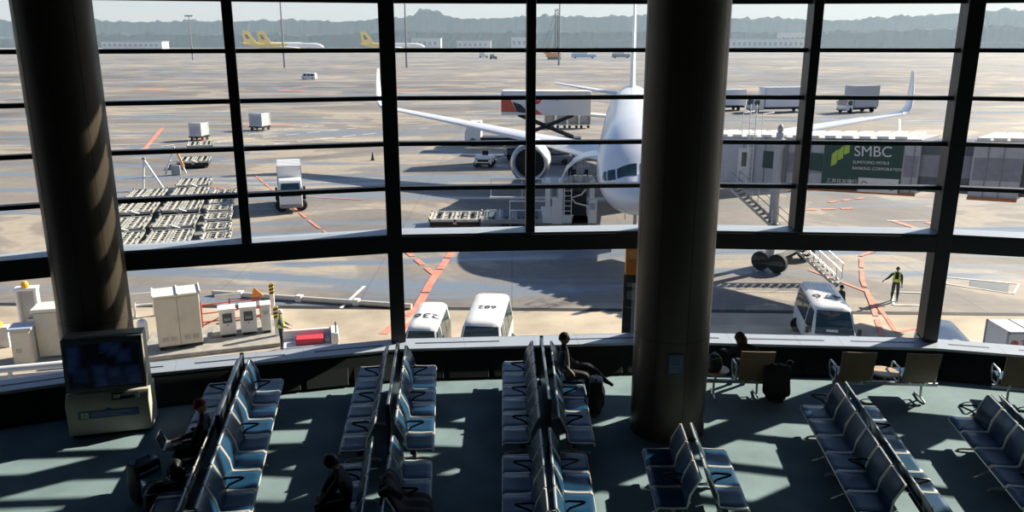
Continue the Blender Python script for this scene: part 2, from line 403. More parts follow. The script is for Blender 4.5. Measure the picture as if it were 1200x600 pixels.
# ------------------------------------------------------------------ airport seating
PITCH = .588
def seat_parts():
    s = MB()
    # cushion: side profile (y outward, z) swept across the width, rounded nose and dished top
    prof = [(.005, .415), (.02, .452), (.12, .456), (.26, .446), (.38, .452), (.44, .448), (.468, .425), (.47, .40), (.455, .385), (.36, .392), (.1, .395), (.02, .395)]
    xs = [(-.258, .80), (-.246, 1.), (-.12, 1.), (0, 1.), (.12, 1.), (.246, 1.), (.258, .80)]
    rings = []
    for x, k in xs:
        dip = -.006*(1-abs(x)/.262)
        rings.append([(x, y, .42+(z-.42)*k+(dip if z > .43 else 0)) for y, z in prof])
    s.loft(rings)
    b = MB(); rings = []
    for x, k in xs:
        ring = []
        for q in range(9):
            t = q/8; y = .03-.035*t-.135*t*t; z = .44+.455*t; ring.append((x, y+.017*k+.008*math.sin(math.pi*t)-.012*(1-abs(x)/.262), z))
        for q in range(8, -1, -1):
            t = q/8; y = .03-.035*t-.135*t*t; z = .44+.455*t; ring.append((x, y-.014*k, z+(.012 if q == 8 else 0)))
        rings.append(ring)
    b.loft(rings)
    f = MB()
    for sx in (-.276, .276):
        f.tube([(sx, .468, .40), (sx, .43, .437), (sx, .26, .434), (sx, .10, .442), (sx, .045, .452), (sx, .028, .49), (sx, .005, .65), (sx, -.115, .89)], .0145, 6)
    f.tube([(-.276, .468, .385), (.276, .468, .385)], .013, 6)
    f.tube([(-.276, -.128, .893), (.276, -.128, .893)], .013, 6)
    f.tube([(-.276, -.005, .52), (.276, -.005, .52)], .008, 6)
    a = MB()
    a.tube([(0, .02, .44), (0, .0, .58), (0, .01, .645), (0, .06, .662), (0, .27, .655), (0, .30, .645), (0, .285, .63), (0, .09, .55), (0, .03, .47)], .017, 8)
    l = MB()
    l.box(-.03, .03, .10, .17, .03, .33).tube([(0, -.16, .02), (0, -.10, .04), (0, .13, .055), (0, .36, .04), (0, .43, .02)], [.018, .022, .028, .022, .018], 8)
    l.lathe([(.028, 0), (.028, .02)], (0, -.15, 0), n=10).lathe([(.028, 0), (.028, .02)], (0, .42, 0), n=10)
    return dict(seat=s, backrest=b, seat_frame=f, armrest=a, leg=l)
_SP = seat_parts(); SEATMESH = {}
for kk, mm, bv in (('seat', 'leather_navy', 0), ('backrest', 'leather_navy', 0), ('seat_frame', 'chrome', 0), ('armrest', 'dark_metal', 0), ('leg', 'chrome', 0)):
    o = _SP[kk].build(kk, mm); SEATMESH[kk] = o.data; bpy.data.objects.remove(o)
def inst(kk, parent, loc):
    o = bpy.data.objects.new(kk, SEATMESH[kk]); COL.objects.link(o); o.parent = parent; o.location = loc; return o
def bench(n, corner, ang, face, label, z=0, arms=(1, 3, 5)):
    """corner: outer far corner on plan; face +1 looks to the right, -1 looks to the left"""
    L = n*PITCH; a = R(ang); dirn = Vector((math.sin(a), -math.cos(a)))     # towards the hall
    outw = Vector((math.cos(a), math.sin(a)))*face
    far = Vector(corner)-outw*.47
    if face > 0: org = far; rot = R(-90)+a
    else: org = far+dirn*L; rot = R(90)+a
    t = thing('airport_bench', (org.x, org.y, 0), rot, label, 'bench', 'rows of navy waiting-hall benches')
    for i in range(n):
        x = (i+.5)*PITCH; inst('seat', t, (x, 0, 0)); inst('backrest', t, (x, 0, 0)); inst('seat_frame', t, (x, 0, 0))
    for i in arms:
        j = i if face > 0 else n-i
        if 0 <= j <= n: inst('armrest', t, (j*PITCH, 0, 0))
    MB().box(.05, L-.05, .09, .18, .32, .385).build('beam', 'dark_metal', t, bevel=.01)
    for x in ([.45, L-.45] if n < 5 else [.45, L/2, L-.45]): inst('leg', t, (x, 0, 0))
    return t, dirn, outw, far
BENCH = {}
def B(key, *a, **k): BENCH[key] = bench(*a, **k); return BENCH[key]
B('AR', 9, (-4.50, 14.80), 9.9, 1, 'navy bench of nine seats facing right in the row furthest left, beside the red-capped traveller', arms=(1, 4, 7))
B('AL', 9, (-5.90, 14.55), 9.9, -1, 'navy bench facing the video kiosk, with the red-capped traveller sitting on it', arms=(1, 4, 7))
B('BL', 6, (-3.11, 15.38), 4.9, -1, 'empty six-seat navy bench facing left, under the left thick window post')
B('BR', 6, (-1.55, 15.47), 4.4, 1, 'empty six-seat navy bench facing right, under the left thick window post')
B('BL2', 4, (-2.77, 11.47), 5.5, -1, 'navy bench end with a dark-haired traveller bent forward on it', arms=(1, 3))
B('BR2', 4, (-1.27, 11.60), 4.3, 1, 'navy bench end with a black coat thrown over its first seats', arms=(2, 4))
B('CL', 6, (-.19, 15.67), .6, -1, 'empty six-seat navy bench facing left, back to back with the black-capped traveller')
B('CR', 6, (1.40, 15.67), -.4, 1, 'six-seat navy bench with the black-capped traveller at its window end')
B('CL2', 4, (-.15, 11.77), .6, -1, 'empty navy bench facing left in the middle of the bottom edge of the photo')
B('CR2', 4, (1.20, 11.82), -.3, 1, 'empty navy bench facing right in the middle of the bottom edge of the photo')
B('DL', 3, (2.13, 11.99), -2.3, -1, 'dark three-seat bench facing left in front of the right round column', arms=(2,))
B('DR', 3, (3.49, 11.96), -3.4, 1, 'three-seat navy bench facing right in front of the right round column', arms=(2,))
B('EL', 6, (5.27, 13.62), -6.3, -1, 'navy bench facing left in the diagonal row behind the pair of brown lounge chairs', arms=(0, 4))
B('ER', 7, (6.64, 13.55), -6.6, 1, 'navy bench facing right in the diagonal row behind the pair of brown lounge chairs', arms=(2, 5))
B('FL', 6, (7.74, 13.17), -8.5, -1, 'navy bench facing left in the row cut by the right edge of the photo', arms=(0, 4))
B('FR', 6, (9.10, 13.0), -8.5, 1, 'navy bench facing right, mostly cut off by the right edge of the photo', arms=(2, 4))

def divider(p0, p1, label):
    p0 = Vector(p0); p1 = Vector(p1); d = p1-p0; L = d.length
    t = thing('seat_divider', (p0.x, p0.y, 0), math.atan2(d.y, d.x), label, 'divider', 'panels between back-to-back benches')
    MB().box(.03, L-.03, -.014, .014, .14, .99).build('panel', 'divider_panel', t, bevel=.004)
    MB().box(0, L, -.022, .022, .99, 1.035).build('top_rail', 'steel', t, bevel=.006)
    for x in (0, L):
        MB().box(x-.025, x+.025, -.035, .035, 0, 1.05).build('post', 'dark_metal', t, bevel=.006)
        MB().box(x-.10, x+.10, -.06, .06, 0, .012).build('foot_plate', 'dark_metal', t, bevel=.003)
    return t
divider((-5.21, 14.62), (-4.74, 11.95), 'dark upright panel with metal top rail between the leftmost benches')
divider((-2.30, 15.30), (-2.06, 12.35), 'dark upright panel with metal top rail below the left thick window post')
divider((.60, 15.55), (.63, 12.55), 'dark upright panel with metal top rail beside the black-capped traveller')

# ------------------------------------------------------------------ brown lounge chairs by the ledge
def lounge(x, y, rz, chairs, tables, x0, x1, label):
    t = thing('lounge_seating', (x, y, 0), rz, label, 'lounge chair', 'brown-backed chairs facing the window ledge')
    MB().box(x0, x1, -.035, .035, .28, .35).build('beam', 'steel', t, bevel=.008)
    for cx in chairs:
        s = MB(); s.loft([[(cx-.29, -.02, .40), (cx+.29, -.02, .40), (cx+.29, -.02, .45), (cx-.29, -.02, .45)], [(cx-.30, .25, .39), (cx+.30, .25, .39), (cx+.30, .25, .45), (cx-.30, .25, .45)], [(cx-.29, .50, .41), (cx+.29, .50, .41), (cx+.29, .50, .455), (cx-.29, .50, .455)]])
        s.build('seat', 'leather_navy', t, bevel=.012)
        b = MB(); rings = []
        for q in range(7):
            u = q/6; yy = -.04-.16*u-.02*math.sin(math.pi*u); z = .37+.66*u; hw = .31+.02*u
            rings.append([(cx-hw, yy-.012, z), (cx, yy-.03, z), (cx+hw, yy-.012, z), (cx+hw, yy+.022, z), (cx, yy+.005, z), (cx-hw, yy+.022, z)])
        b.loft(rings).build('backrest', 'chair_brown', t, bevel=.005)
        for sx in (-.15, .15):
            MB().loft([[(cx+sx-.025, -.04, .30), (cx+sx+.025, -.04, .30), (cx+sx+.025, .0, .30), (cx+sx-.025, .0, .30)], [(cx+sx-.02, -.13, .62), (cx+sx+.02, -.13, .62), (cx+sx+.02, -.10, .62), (cx+sx-.02, -.10, .62)]]).build('bracket', 'steel', t)
        for sx in (-.35, .35):
            MB().tube([(cx+sx, 0, .33), (cx+sx, -.03, .60), (cx+sx, .03, .645), (cx+sx, .34, .645), (cx+sx, .40, .60), (cx+sx, .40, .50), (cx+sx, .30, .34), (cx+sx, .02, .33)], .019, 8).build('armrest', 'steel', t)
    for cx in tables:
        tt = MB().lathe([(.0, .485), (.27, .485), (.285, .495), (.285, .512), (.275, .52), (0, .52)], (cx, .12, 0), n=36, cap=False).build('table_top', 'wood_table', t)
        MB().tube([(cx, 0, .34), (cx, .06, .40), (cx, .12, .49)], .025, 8).build('table_stem', 'steel', t)
    for cx in (x0+.30, x1-.30) if x1-x0 > 1.2 else ((x0+x1)/2,):
        MB().tube([(cx, 0, .30), (cx, -.02, .05)], .024, 8).tube([(cx, -.24, .02), (cx, -.02, .05), (cx, .26, .02)], .02, 8).build('leg', 'steel', t)
    return t
lounge(4.47, 14.95, R(-3), (.33,), (-.42,), -.75, .70, 'brown-backed lounge chair right of the right round column, round table beside it')
lounge(7.36, 14.86, R(-4), (-.60, .62), (.02,), -1.0, 1.02, 'pair of brown-backed lounge chairs sharing a round wooden table')
lounge(10.2, 14.55, R(-13), (-.36, .62), (), -.8, 1.0, 'brown-backed lounge chair at the right edge of the photo')

# ------------------------------------------------------------------ video kiosk in front of the left column
k = thing('video_kiosk', (-7.24, 13.42, 0), R(14), 'cream video kiosk with a big dark screen standing before the left column', 'kiosk')
bb = MB(); bb.prism([(-.14, .05), (-.14, .63), (-.02, .80), (.46, .80), (.46, .05)], -.69, .69, 'x')
bb.build('cabinet', 'kiosk_cream', k, bevel=.015)
MB().box(-.64, .64, -.08, .42, 0, .06).build('plinth', 'dark_metal', k)
hood = MB(); hood.prism([(.10, .78), (.02, 1.74), (.12, 1.82), (.40, 1.82), (.44, .78)], -.66, .66, 'x')
ho = hood.build('monitor_housing', ['kiosk_cream', 'kiosk_dark'], k, bevel=.012)
fr = MB(); fr.M = Matrix.Translation((0, .0, 1.31)) @ Matrix.Rotation(R(-5), 4, 'X')
for bx in ((-.66, .66, -.03, .02, .40, .50), (-.66, .66, -.03, .02, -.47, -.40), (-.66, -.59, -.03, .02, -.41, .41), (.59, .66, -.03, .02, -.41, .41)): fr.box(*bx)
fr.build('screen_bezel', 'kiosk_dark', k, bevel=.008)
sc = MB().box(-.60, .60, -.005, .005, -.41, .41).build('screen', 'screen_glow', k); sc.location = (0, -.01, 1.31); sc.rotation_euler = (R(-5), 0, 0)
pl = MB().box(-.50, .50, -.012, .004, .36, .50).prism([(-.06, .50), (.06, .50), (0, .545)], -.012, .004, 'y').build('notice_plate', 'sign_blue', k, bevel=.003, loc=(0, -.14, 0))
MB().box(-.455, -.33, -.016, -.010, .375, .485).build('pictogram_square', 'kiosk_cream', pl)
MB().lathe([(.016, -.018), (.016, -.014)], (-.39, 0, .455), 'y', 12).box(-.41, -.37, -.018, -.014, .385, .44).build('pictogram', 'bag_green', pl)
pm_ = MB()
for q, ln in enumerate((.62, .66, .40, .52)): pm_.box(-.28, -.28+ln, -.014, -.0115, .468-.024*q, .474-.024*q)
pm_.build('small_print', 'ledge_top', pl)
pl2 = MB().box(-.15, .30, -.06, .06, -.004, .004).build('instruction_sticker', 'kiosk_dark', k); pl2.location = (.22, -.085, .718); pl2.rotation_euler = (R(55), 0, 0)
MB().box(-.13, -.02, -.04, .04, .004, .007).build('sticker_picture', 'white_matte', pl2); MB().box(.02, .12, -.02, .02, .004, .007).box(.16, .27, -.02, .02, .004, .007).build('sticker_print', 'sign_blue', pl2)

# ------------------------------------------------------------------ vehicles
def wheel(parent, x, y, r, wd, z=None):
    z = r if z is None else z
    o = MB().lathe([(r*.62, -wd/2), (r*.95, -wd/2), (r, -wd/2+.03), (r, wd/2-.03), (r*.95, wd/2), (r*.62, wd/2)], n=24, axis='y').build('wheel', 'rubber', parent, loc=(x, y, z))
    h = MB().lathe([(.001, -wd/2+.03), (r*.25, -wd/2+.01), (r*.6, -wd/2+.035), (r*.64, -wd/2-.002), (r*.64, wd/2+.002), (r*.6, wd/2-.035), (r*.25, wd/2-.01), (.001, wd/2-.03)], n=20, axis='y', cap=False).build('hub', 'hub_grey', o)
    return o
def van(loc, rz, L, W, H, num, label, kei=False, ribs=False, nsize=.58):
    """nose along -y local; driver looks towards -y"""
    t = thing('minibus', loc, rz, label, 'van', 'white apron vans')
    hw = W/2; st = []
    if kei: S = [(0, .32, .62, .86), (.06, .28, .92, .92), (.14, .26, 1.02, .94), (.62, .25, H-.10, .98), (.80, .25, H-.02, 1), (1.2, .25, H, 1), (L*.7, .25, H, 1), (L-.14, .25, H-.01, 1), (L-.03, .27, H-.09, .99), (L, .34, .9, .97)]
    else: S = [(0, .34, .70, .86), (.05, .28, 1.02, .93), (.24, .26, 1.14, .97), (.98, .25, H-.10, 1), (1.12, .25, H-.02, 1), (1.6, .25, H, 1), (L*.7, .25, H, 1), (L-.16, .25, H-.01, 1), (L-.04, .27, H-.10, .99), (L, .36, .95, .97)]
    bl = 1.08
    def ring(y, z0, z1, k):
        w0 = hw*k; belt = min(bl, z1-.05); top = max(0, z1-belt); wr = w0-min(.17, .19*top) if top > .08 else w0-.03
        c = .09 if top > .2 else .03
        pts = [(-w0*.93, z0), (-w0, z0+.12), (-w0*1.0, belt*.75), (-w0*.99, belt), (-wr, z1-c), (-wr+c*1.4, z1-.01), (-wr*.5, z1+.012), (0, z1+.018)]
        return [(x, y, z) for x, z in pts]+[(-x, y, z) for x, z in pts[::-1][1:]]
    MB().loft([ring(*s) for s in S]).build('body', 'white_paint', t, bevel=0)
    # glazing
    i0 = 2; a, b2 = S[2], S[3]
    def wsh(u, hwk): return (a[0]+(b2[0]-a[0])*u, a[2]+(b2[2]-a[2])*u)
    y0, z0 = wsh(.05, 1); y1, z1 = wsh(.93, 1); n = Vector((0, -(z1-z0), (y1-y0))).normalized()*.015
    wb, wt = hw*.86, hw-.17-.10
    vs = [(-wb, y0, z0), (-wb*.5, y0-.03, z0), (wb*.5, y0-.03, z0), (wb, y0, z0), (wt+.03, y1, z1), (wt*.5, y1-.03, z1+.015), (-wt*.5, y1-.03, z1+.015), (-wt-.03, y1, z1)]
    vs = [(p[0], p[1]+n.y*2.2, p[2]+n.z*2.2) for p in vs]; vi = [(p[0], p[1]-n.y*2, p[2]-n.z*2) for p in vs]
    MB().loft([vi, vs]).build('windshield', 'glass_dark', t, smooth=False)
    MB().cbox((wb*.62, y1+.02+n.y*2, z1-.06+n.z*3), (.09, .02, .09)).build('inspection_sticker', 'white_paint', t)
    MB().at((-.1, y0+n.y*3+.07, z0+n.z*3+.10), 0, 0, R(-40)).box(-.22, .22, -.01, .01, -.05, .05).build('permit_card', 'white_matte', t)
    zt = H-.20; wr_t = hw-.145
    wins = [(b2[0]+.0, 1.78), (1.95, L*.62), (L*.62+.08, L-.35)] if not kei else [(b2[0]-.02, 1.35), (1.5, L*.62), (L*.62+.06, L-.3)]
    for sx in (-1, 1):
        for q, (ya, yb) in enumerate(wins):
            sl = -.38 if q == 0 else .02
            quad = [(sx*hw*.995, ya+sl, bl+.05), (sx*hw*.995, yb, bl+.05), (sx*wr_t, yb-.02, zt), (sx*wr_t, ya+.02, zt)]
            inn = [(p[0]-sx*.04, p[1], p[2]) for p in quad]; ou = [(p[0]+sx*.012, p[1], p[2]) for p in quad]
            MB().loft([inn, ou]).build('side_window', 'glass_dark', t, smooth=False)
        m = MB().at((sx*(hw+.13), b2[0]-.42, 1.22)).box(-.07, .07, -.04, .04, -.13, .13).build('mirror', 'rubber', t, bevel=.02)
        MB().tube([(sx*(hw-.05), b2[0]-.36, 1.10), (sx*(hw+.12), b2[0]-.40, 1.16)], .015, 6).build('mirror_arm', 'rubber', m)
        MB().cbox((sx*hw*.66, .045, .74), (.30, .10, .16)).build('headlight', 'hub_grey', t, bevel=.03)
        for yy in (.78 if not kei else .5, L-.85 if not kei else L-.55): wheel(t, sx*(hw-.10), yy, .32 if not kei else .27, .19)
        MB().box(sx*hw-.008, sx*hw+.008, b2[0]+.85, b2[0]+.87, .4, 1.1).build('door_seam', 'far_grey', t)
    MB().box(-hw*.9, hw*.9, -.04, .10, .32, .52).build('bumper', 'white_paint', t, bevel=.03)
    MB().box(-.24, .24, -.055, -.03, .38, .48).build('number_plate', 'white_matte', t)
    MB().lathe([(.05, -.012), (.05, .012)], (0, .03, .86), 'y', 12).build('badge', 'logo_red', t)
    top_ = max(0, H-bl); wr_ = hw-min(.17, .19*top_); c_ = .09
    def crown(x):          # roof height across the width
        x = abs(x); P = ((0, H+.018), (wr_*.5, H+.012), (wr_-c_*1.4, H-.01), (wr_, H-c_))
        for a_, b_ in zip(P, P[1:]):
            if x <= b_[0]: return a_[1]+(b_[1]-a_[1])*(x-a_[0])/(b_[0]-a_[0])
        return H-c_
    if ribs:
        rb = MB()
        for q in range(7): xx = (-.42+.14*q)*(W/1.69); rb.box(xx-.012, xx+.012, 1.7, L-.45, crown(xx)-.02, crown(xx)+.007)
        rb.build('roof_ribs', 'white_paint', t)
    if num:
        nb = text(num, nsize, 'ink', t, (0, L*(.5 if nsize > .55 else .58), 0), (0, 0, R(180)), 'roof_number', .002)
        for v_ in nb.data.vertices: v_.co.z += crown(v_.co.x)+.016
    return t
van((-1.22, 28.05, AP), R(-5), 4.75, 1.74, 2.12, '682', 'white minibus with number 682 on its roof, parked beside minibus 236', nsize=.5)
van((-3.45, 28.3, AP), R(-3), 3.75, 1.45, 1.98, '236', 'small white van with number 236 on its roof, beside the left thick window post', True, nsize=.72)
van((12.72, 29.95, AP), R(-10), 4.65, 1.74, 2.10, '476', 'white minibus with number 476 on its roof, near the high-visibility marshal', ribs=True, nsize=.78)

def box_truck(loc, rz, L, W, H, label, cab='white_paint', boxm='white_paint', lift=0, cabl=1.6, name='box_truck', group=None, ribs=True):
    t = thing(name, loc, rz, label, 'truck', group); hw = W/2
    c = MB(); c.prism([(0, .45), (-.02, 1.2), (.25, 2.25), (.45, 2.42), (cabl, 2.42), (cabl, .45)], -hw*.94, hw*.94, 'x'); c.build('cab', cab, t, bevel=.05)
    MB().loft([[(-hw*.82, -.03, 1.28), (hw*.82, -.03, 1.28), (hw*.74, .22, 2.2), (-hw*.74, .22, 2.2)], [(-hw*.82, .05, 1.24), (hw*.82, .05, 1.24), (hw*.74, .3, 2.2), (-hw*.74, .3, 2.2)]]).build('windshield', 'glass_dark', t, smooth=False)
    for sx in (-1, 1): MB().box(sx*hw*.94-.015, sx*hw*.94+.015, .4, 1.25, 1.3, 2.15).build('side_window', 'glass_dark', t); MB().cbox((sx*(hw+.12), .2, 1.75), (.16, .08, .4)).build('mirror', 'rubber', t, bevel=.02)
    MB().box(-hw*.85, hw*.85, .3, L, .55, .85).build('chassis', 'dark_metal', t)
    MB().box(-hw*.9, hw*.9, -.08, .1, .4, .65).build('bumper', 'far_grey', t, bevel=.03)
    b = MB().box(-hw, hw, cabl+.12, L, .95+lift, H+lift)
    bo = b.build('cargo_box', boxm, t, bevel=.03)
    e = MB()
    for sx in (-1, 1):
        for zz in (.97+lift, H+lift-.04): e.box(sx*hw-.025, sx*hw+.025, cabl+.1, L+.02, zz-.04, zz+.04)
        for yy in (cabl+.14, L): e.box(sx*hw-.025, sx*hw+.025, yy-.03, yy+.03, .95+lift, H+lift)
    e.build('edge_rails', 'ledge_top', bo)
    if ribs:
        r_ = MB()
        for q in range(5): r_.box(-hw, hw, cabl+.5+q*(L-cabl-.6)/5, cabl+.53+q*(L-cabl-.6)/5, H+lift, H+lift+.02)
        r_.build('roof_ribs', 'ledge_top', bo)
    for sx in (-1, 1):
        for yy in (.85, L-1.2): wheel(t, sx*(hw-.16), yy, .45, .28)
    return t

# ------------------------------------------------------------------ the parked airliner
AC = thing('airliner', (7.72*.91, 48.85*.91, AP+1.125), 0, 'white passenger airliner parked nose towards the terminal with tall wingtip fins', 'airplane')
AC.scale = (.91, .91, .91); GA = -1.125/.91; AC.rotation_euler = (0, 0, R(-7.6))      # local +y runs aft, +x to the picture's right
ST = [(0, .05, 2.95, 2.80), (.12, .45, 3.22, 2.45), (.4, .88, 3.52, 2.15), (.9, 1.38, 3.86, 1.86), (1.5, 1.78, 4.14, 1.68), (2.1, 2.06, 4.42, 1.58), (2.8, 2.30, 4.86, 1.50), (3.4, 2.45, 5.24, 1.46), (4.2, 2.60, 5.66, 1.44), (5.5, 2.73, 6.16, 1.44), (7.2, 2.80, 6.62, 1.45), (9.5, 2.82, 6.98, 1.46),
      (12, 2.82, 7.10, 1.46), (20, 2.82, 7.12, 1.46), (30, 2.82, 7.12, 1.46), (40, 2.82, 7.12, 1.46), (46, 2.6, 7.12, 2.3), (51, 2.0, 7.08, 3.7), (55.5, 1.2, 6.9, 5.0), (58.6, .4, 6.6, 5.9)]
def stat(y):
    for a, b in zip(ST, ST[1:]):
        if a[0] <= y <= b[0]:
            t = (y-a[0])/(b[0]-a[0]); return [a[i]+(b[i]-a[i])*t for i in range(4)]
    return ST[-1]
def fus(y, th):   # th from the top, radians, positive to +x
    _, w_, zt, zb = stat(y); return (w_*math.sin(th), y, (zt+zb)/2+(zt-zb)/2*math.cos(th))
N = 48
ys = sorted(set([s[0] for s in ST]+[.25, .65, 1.2, 1.8, 2.45, 3.1, 4.8, 6.3, 8.3]))
f = MB().loft([[fus(y, 2*math.pi*q/N) for q in range(N)] for y in ys]); f.build('fuselage', 'aircraft_white', AC)
def patch(name, mat, parent, yth, off=.02, nu=6, nv=5):
    """curved panel on the fuselage skin; yth gives four (y, theta) corners"""
    (a, b, c, d) = yth; vs = []; vi = []
    for v in range(nv+1):
        for u in range(nu+1):
            s, t_ = u/nu, v/nv
            y = (a[0]*(1-s)+b[0]*s)*(1-t_)+(d[0]*(1-s)+c[0]*s)*t_; th = (a[1]*(1-s)+b[1]*s)*(1-t_)+(d[1]*(1-s)+c[1]*s)*t_
            p = Vector(fus(y, th)); e1 = Vector(fus(y, th+.02))-p; e2 = Vector(fus(y+.05, th))-p; n_ = e1.cross(e2).normalized()
            if n_.dot(Vector((math.sin(th), -.3, math.cos(th)))) < 0: n_ = -n_
            vs.append(p+n_*off); vi.append(p-n_*.05)
    W_ = nu+1; n = len(vs); fs = [(v*W_+u, v*W_+u+1, (v+1)*W_+u+1, (v+1)*W_+u) for v in range(nv) for u in range(nu)]
    fs2 = [tuple(n+i for i in q[::-1]) for q in fs]
    rim = [u for u in range(W_)]+[v*W_+nu for v in range(1, nv+1)]+[nv*W_+u for u in range(nu-1, -1, -1)]+[v*W_ for v in range(nv-1, 0, -1)]
    fs3 = [(rim[i], rim[(i+1) % len(rim)], n+rim[(i+1) % len(rim)], n+rim[i]) for i in range(len(rim))]
    return MB().add([tuple(p) for p in vs+vi], fs+fs2+fs3).build(name, mat, parent)
for sx in (-1, 1):
    patch('cockpit_window', 'glass_dark', AC, [(1.62, R(3)*sx), (1.80, R(42)*sx), (2.62, R(37)*sx), (2.72, R(3)*sx)])
    patch('cockpit_window', 'glass_dark', AC, [(1.84, R(46)*sx), (2.28, R(64)*sx), (3.02, R(56)*sx), (2.66, R(40.5)*sx)])
    patch('cockpit_window', 'glass_dark', AC, [(2.36, R(67)*sx), (2.95, R(75)*sx), (3.35, R(66)*sx), (3.08, R(59)*sx)])
for q in range(34):
    y = 7.5+q*1.1
    for sx in (-1, 1): patch('cabin_window', 'glass_dark', AC, [(y, R(72)*sx), (y+.26, R(72)*sx), (y+.26, R(77)*sx), (y, R(77)*sx)], .012, 1, 1)
patch('cabin_door', 'aircraft_grey', AC, [(5.6, R(62)), (6.7, R(62)), (6.7, R(104)), (5.6, R(104))], .012)
patch('cargo_opening', 'engine_dark', AC, [(8.6, R(-88)), (11.6, R(-88)), (11.6, R(-122)), (8.6, R(-122))], .02)
cd = MB(); rings = []
for yy in (8.6, 11.6):
    ring = []
    for q in range(9):
        a = R(92-q*10.5); cx, cz, rr = -3.0, 1.75, 2.45
        ring.append((cx-rr*math.cos(a)*1.05, yy, cz+rr*math.sin(a)*.95))
    for q in range(8, -1, -1):
        a = R(92-q*10.5); rr = 2.33; ring.append((cx-rr*math.cos(a)*1.05, yy, cz+rr*math.sin(a)*.95))
    rings.append(ring)
cd.M = Matrix.Translation((.1, 0, .35))
cdo = cd.loft(rings).build('cargo_door', 'aircraft_white', AC)
for yy in (8.75, 11.45): MB().tube([(-2.8, yy, 3.6), (-4.2, yy, 3.9)], .05, 8).build('door_strut', 'hub_grey', cdo)
def foil(c, th, le, y, z, up=0.):
    """airfoil ring: chord c along +y from le, at span position x=y, height z"""
    pts = [(0, 0), (.02, .035), (.08, .06), (.25, .085), (.45, .08), (.7, .045), (1, .004), (1, -.004), (.7, -.02), (.45, -.035), (.25, -.04), (.08, -.032), (.02, -.02)]
    return [(y, le+a*c, z+b*c*th/.12) for a, b in pts]
for sx in (-1, 1):
    wg = MB().loft([foil(11.2, .13, 18.6, sx*2.2, 2.55), foil(9.6, .12, 20.6, sx*4.5, 2.75), foil(6.6, .11, 25.0, sx*9.2, 3.3), foil(4.4, .10, 30.6, sx*17.2, 4.2), foil(2.7, .09, 36.6, sx*26.6, 5.2)])
    wo = wg.build('wing', 'aircraft_white', AC)
    sec = []
    for (x, z, le, c) in ((26.6, 5.2, 36.6, 2.7), (27.3, 5.38, 37.15, 2.5), (27.7, 5.9, 37.7, 2.25), (27.9, 6.8, 38.3, 1.9), (28.1, 8.0, 39.1, 1.45), (28.2, 9.3, 39.9, .9)):
        nn = Vector((1, 0, 0)) if z > 6 else (Vector((0, 0, 1)) if z < 5.3 else Vector((.7, 0, .7)))
        ring = []
        for a, b in [(0, 0), (.06, .05), (.3, .07), (.7, .04), (1, .0), (.7, -.03), (.3, -.05), (.06, -.04)]:
            ring.append((sx*(x-nn.x*b*c*1.2), le+a*c, z+nn.z*b*c*1.2))
        sec.append(ring)
    MB().loft(sec).build('winglet', 'aircraft_white', wo)
    e = MB().lathe([(1.38, .0), (1.50, .08), (1.60, .32), (1.66, .95), (1.66, 2.0), (1.55, 3.4), (1.28, 4.6), (1.0, 5.0)], (sx*8.7, 17.4, 2.38), 'y', 40, cap=False)
    e.lathe([(1.38, 0), (1.30, .1), (1.26, .5), (1.24, 1.0)], (sx*8.7, 17.4, 2.38), 'y', 40, cap=False)
    eo = e.build('engine', 'aircraft_white', AC)
    fn = MB().lathe([(1.245, .95), (.0, .9)], (sx*8.7, 17.4, 2.38), 'y', 40, cap=False).lathe([(.0, .35), (.12, .48), (.3, .75), (.38, 1.0)], (sx*8.7, 17.4, 2.38), 'y', 20, cap=False)
    for q in range(22): fn.at((sx*8.7, 18.3, 2.38), 0, 2*math.pi*q/22).add([(.3, -.02, .04), (.3, .1, -.04), (1.22, .08, -.16), (1.22, -.04, .12)], [(0, 1, 2, 3)])
    fn.build('fan', 'engine_dark', eo)
    MB().lathe([(1.39, -.012), (1.515, .07), (1.615, .32), (1.60, .34)], (sx*8.7, 17.4, 2.38), 'y', 40, cap=False).build('intake_lip', 'steel', eo)
    MB().lathe([(.95, 4.8), (.78, 6.0), (.4, 6.6)], (sx*8.7, 17.4, 2.38), 'y', 30).build('exhaust', 'hub_grey', eo)
    MB().loft([[(sx*8.7-.2, 18.6, 3.95), (sx*8.7+.2, 18.6, 3.95), (sx*8.7+.2, 23.5, 3.0), (sx*8.7-.2, 23.5, 3.0)], [(sx*8.7-.15, 20.8, 4.15), (sx*8.7+.15, 20.8, 4.15), (sx*8.7+.15, 26, 3.5), (sx*8.7-.15, 26, 3.5)]]).build('pylon', 'aircraft_white', wo)
    MB().loft([foil(5.2, .1, 50.5, sx*.6, 5.75), foil(2.0, .09, 55.6, sx*9.8, 7.0)]).build('tailplane', 'aircraft_white', AC)
fin = MB()
def finr(le, c, z, th): return [(a*th, le+b*c, z) for a, b in ((0, 0), (.5, .15), (.55, .4), (.3, .75), (0, 1), (-.3, .75), (-.55, .4), (-.5, .15))]
fin.loft([finr(44.5, 10.5, 6.4, .62), finr(47, 8.6, 8, .6), finr(54.5, 3.6, 17.4, .28)]).build('tail_fin', 'aircraft_white', AC)
def gear(x, y, h, wheels, r):
    g = MB().tube([(x, y, r+GA), (x, y+.15, h)], .14, 10).tube([(x, y, .9+GA), (x, y+1.3, h)], .07, 8).build('landing_gear', 'aircraft_grey', AC)
    for wx, wy in wheels: 
        o = MB().lathe([(r*.6, -.17), (r*.95, -.17), (r, -.1), (r, .1), (r*.95, .17), (r*.6, .17)], n=20, axis='x').build('wheel', 'rubber', g); o.location = (x+wx, y+wy, r+GA)
        MB().lathe([(.01, -.1), (r*.62, -.15), (r*.62, .15), (.01, .1)], n=16, axis='x', cap=False).build('hub', 'hub_grey', o)
gear(0, 6.6, 1.9, ((-.33, 0), (.33, 0)), .52)
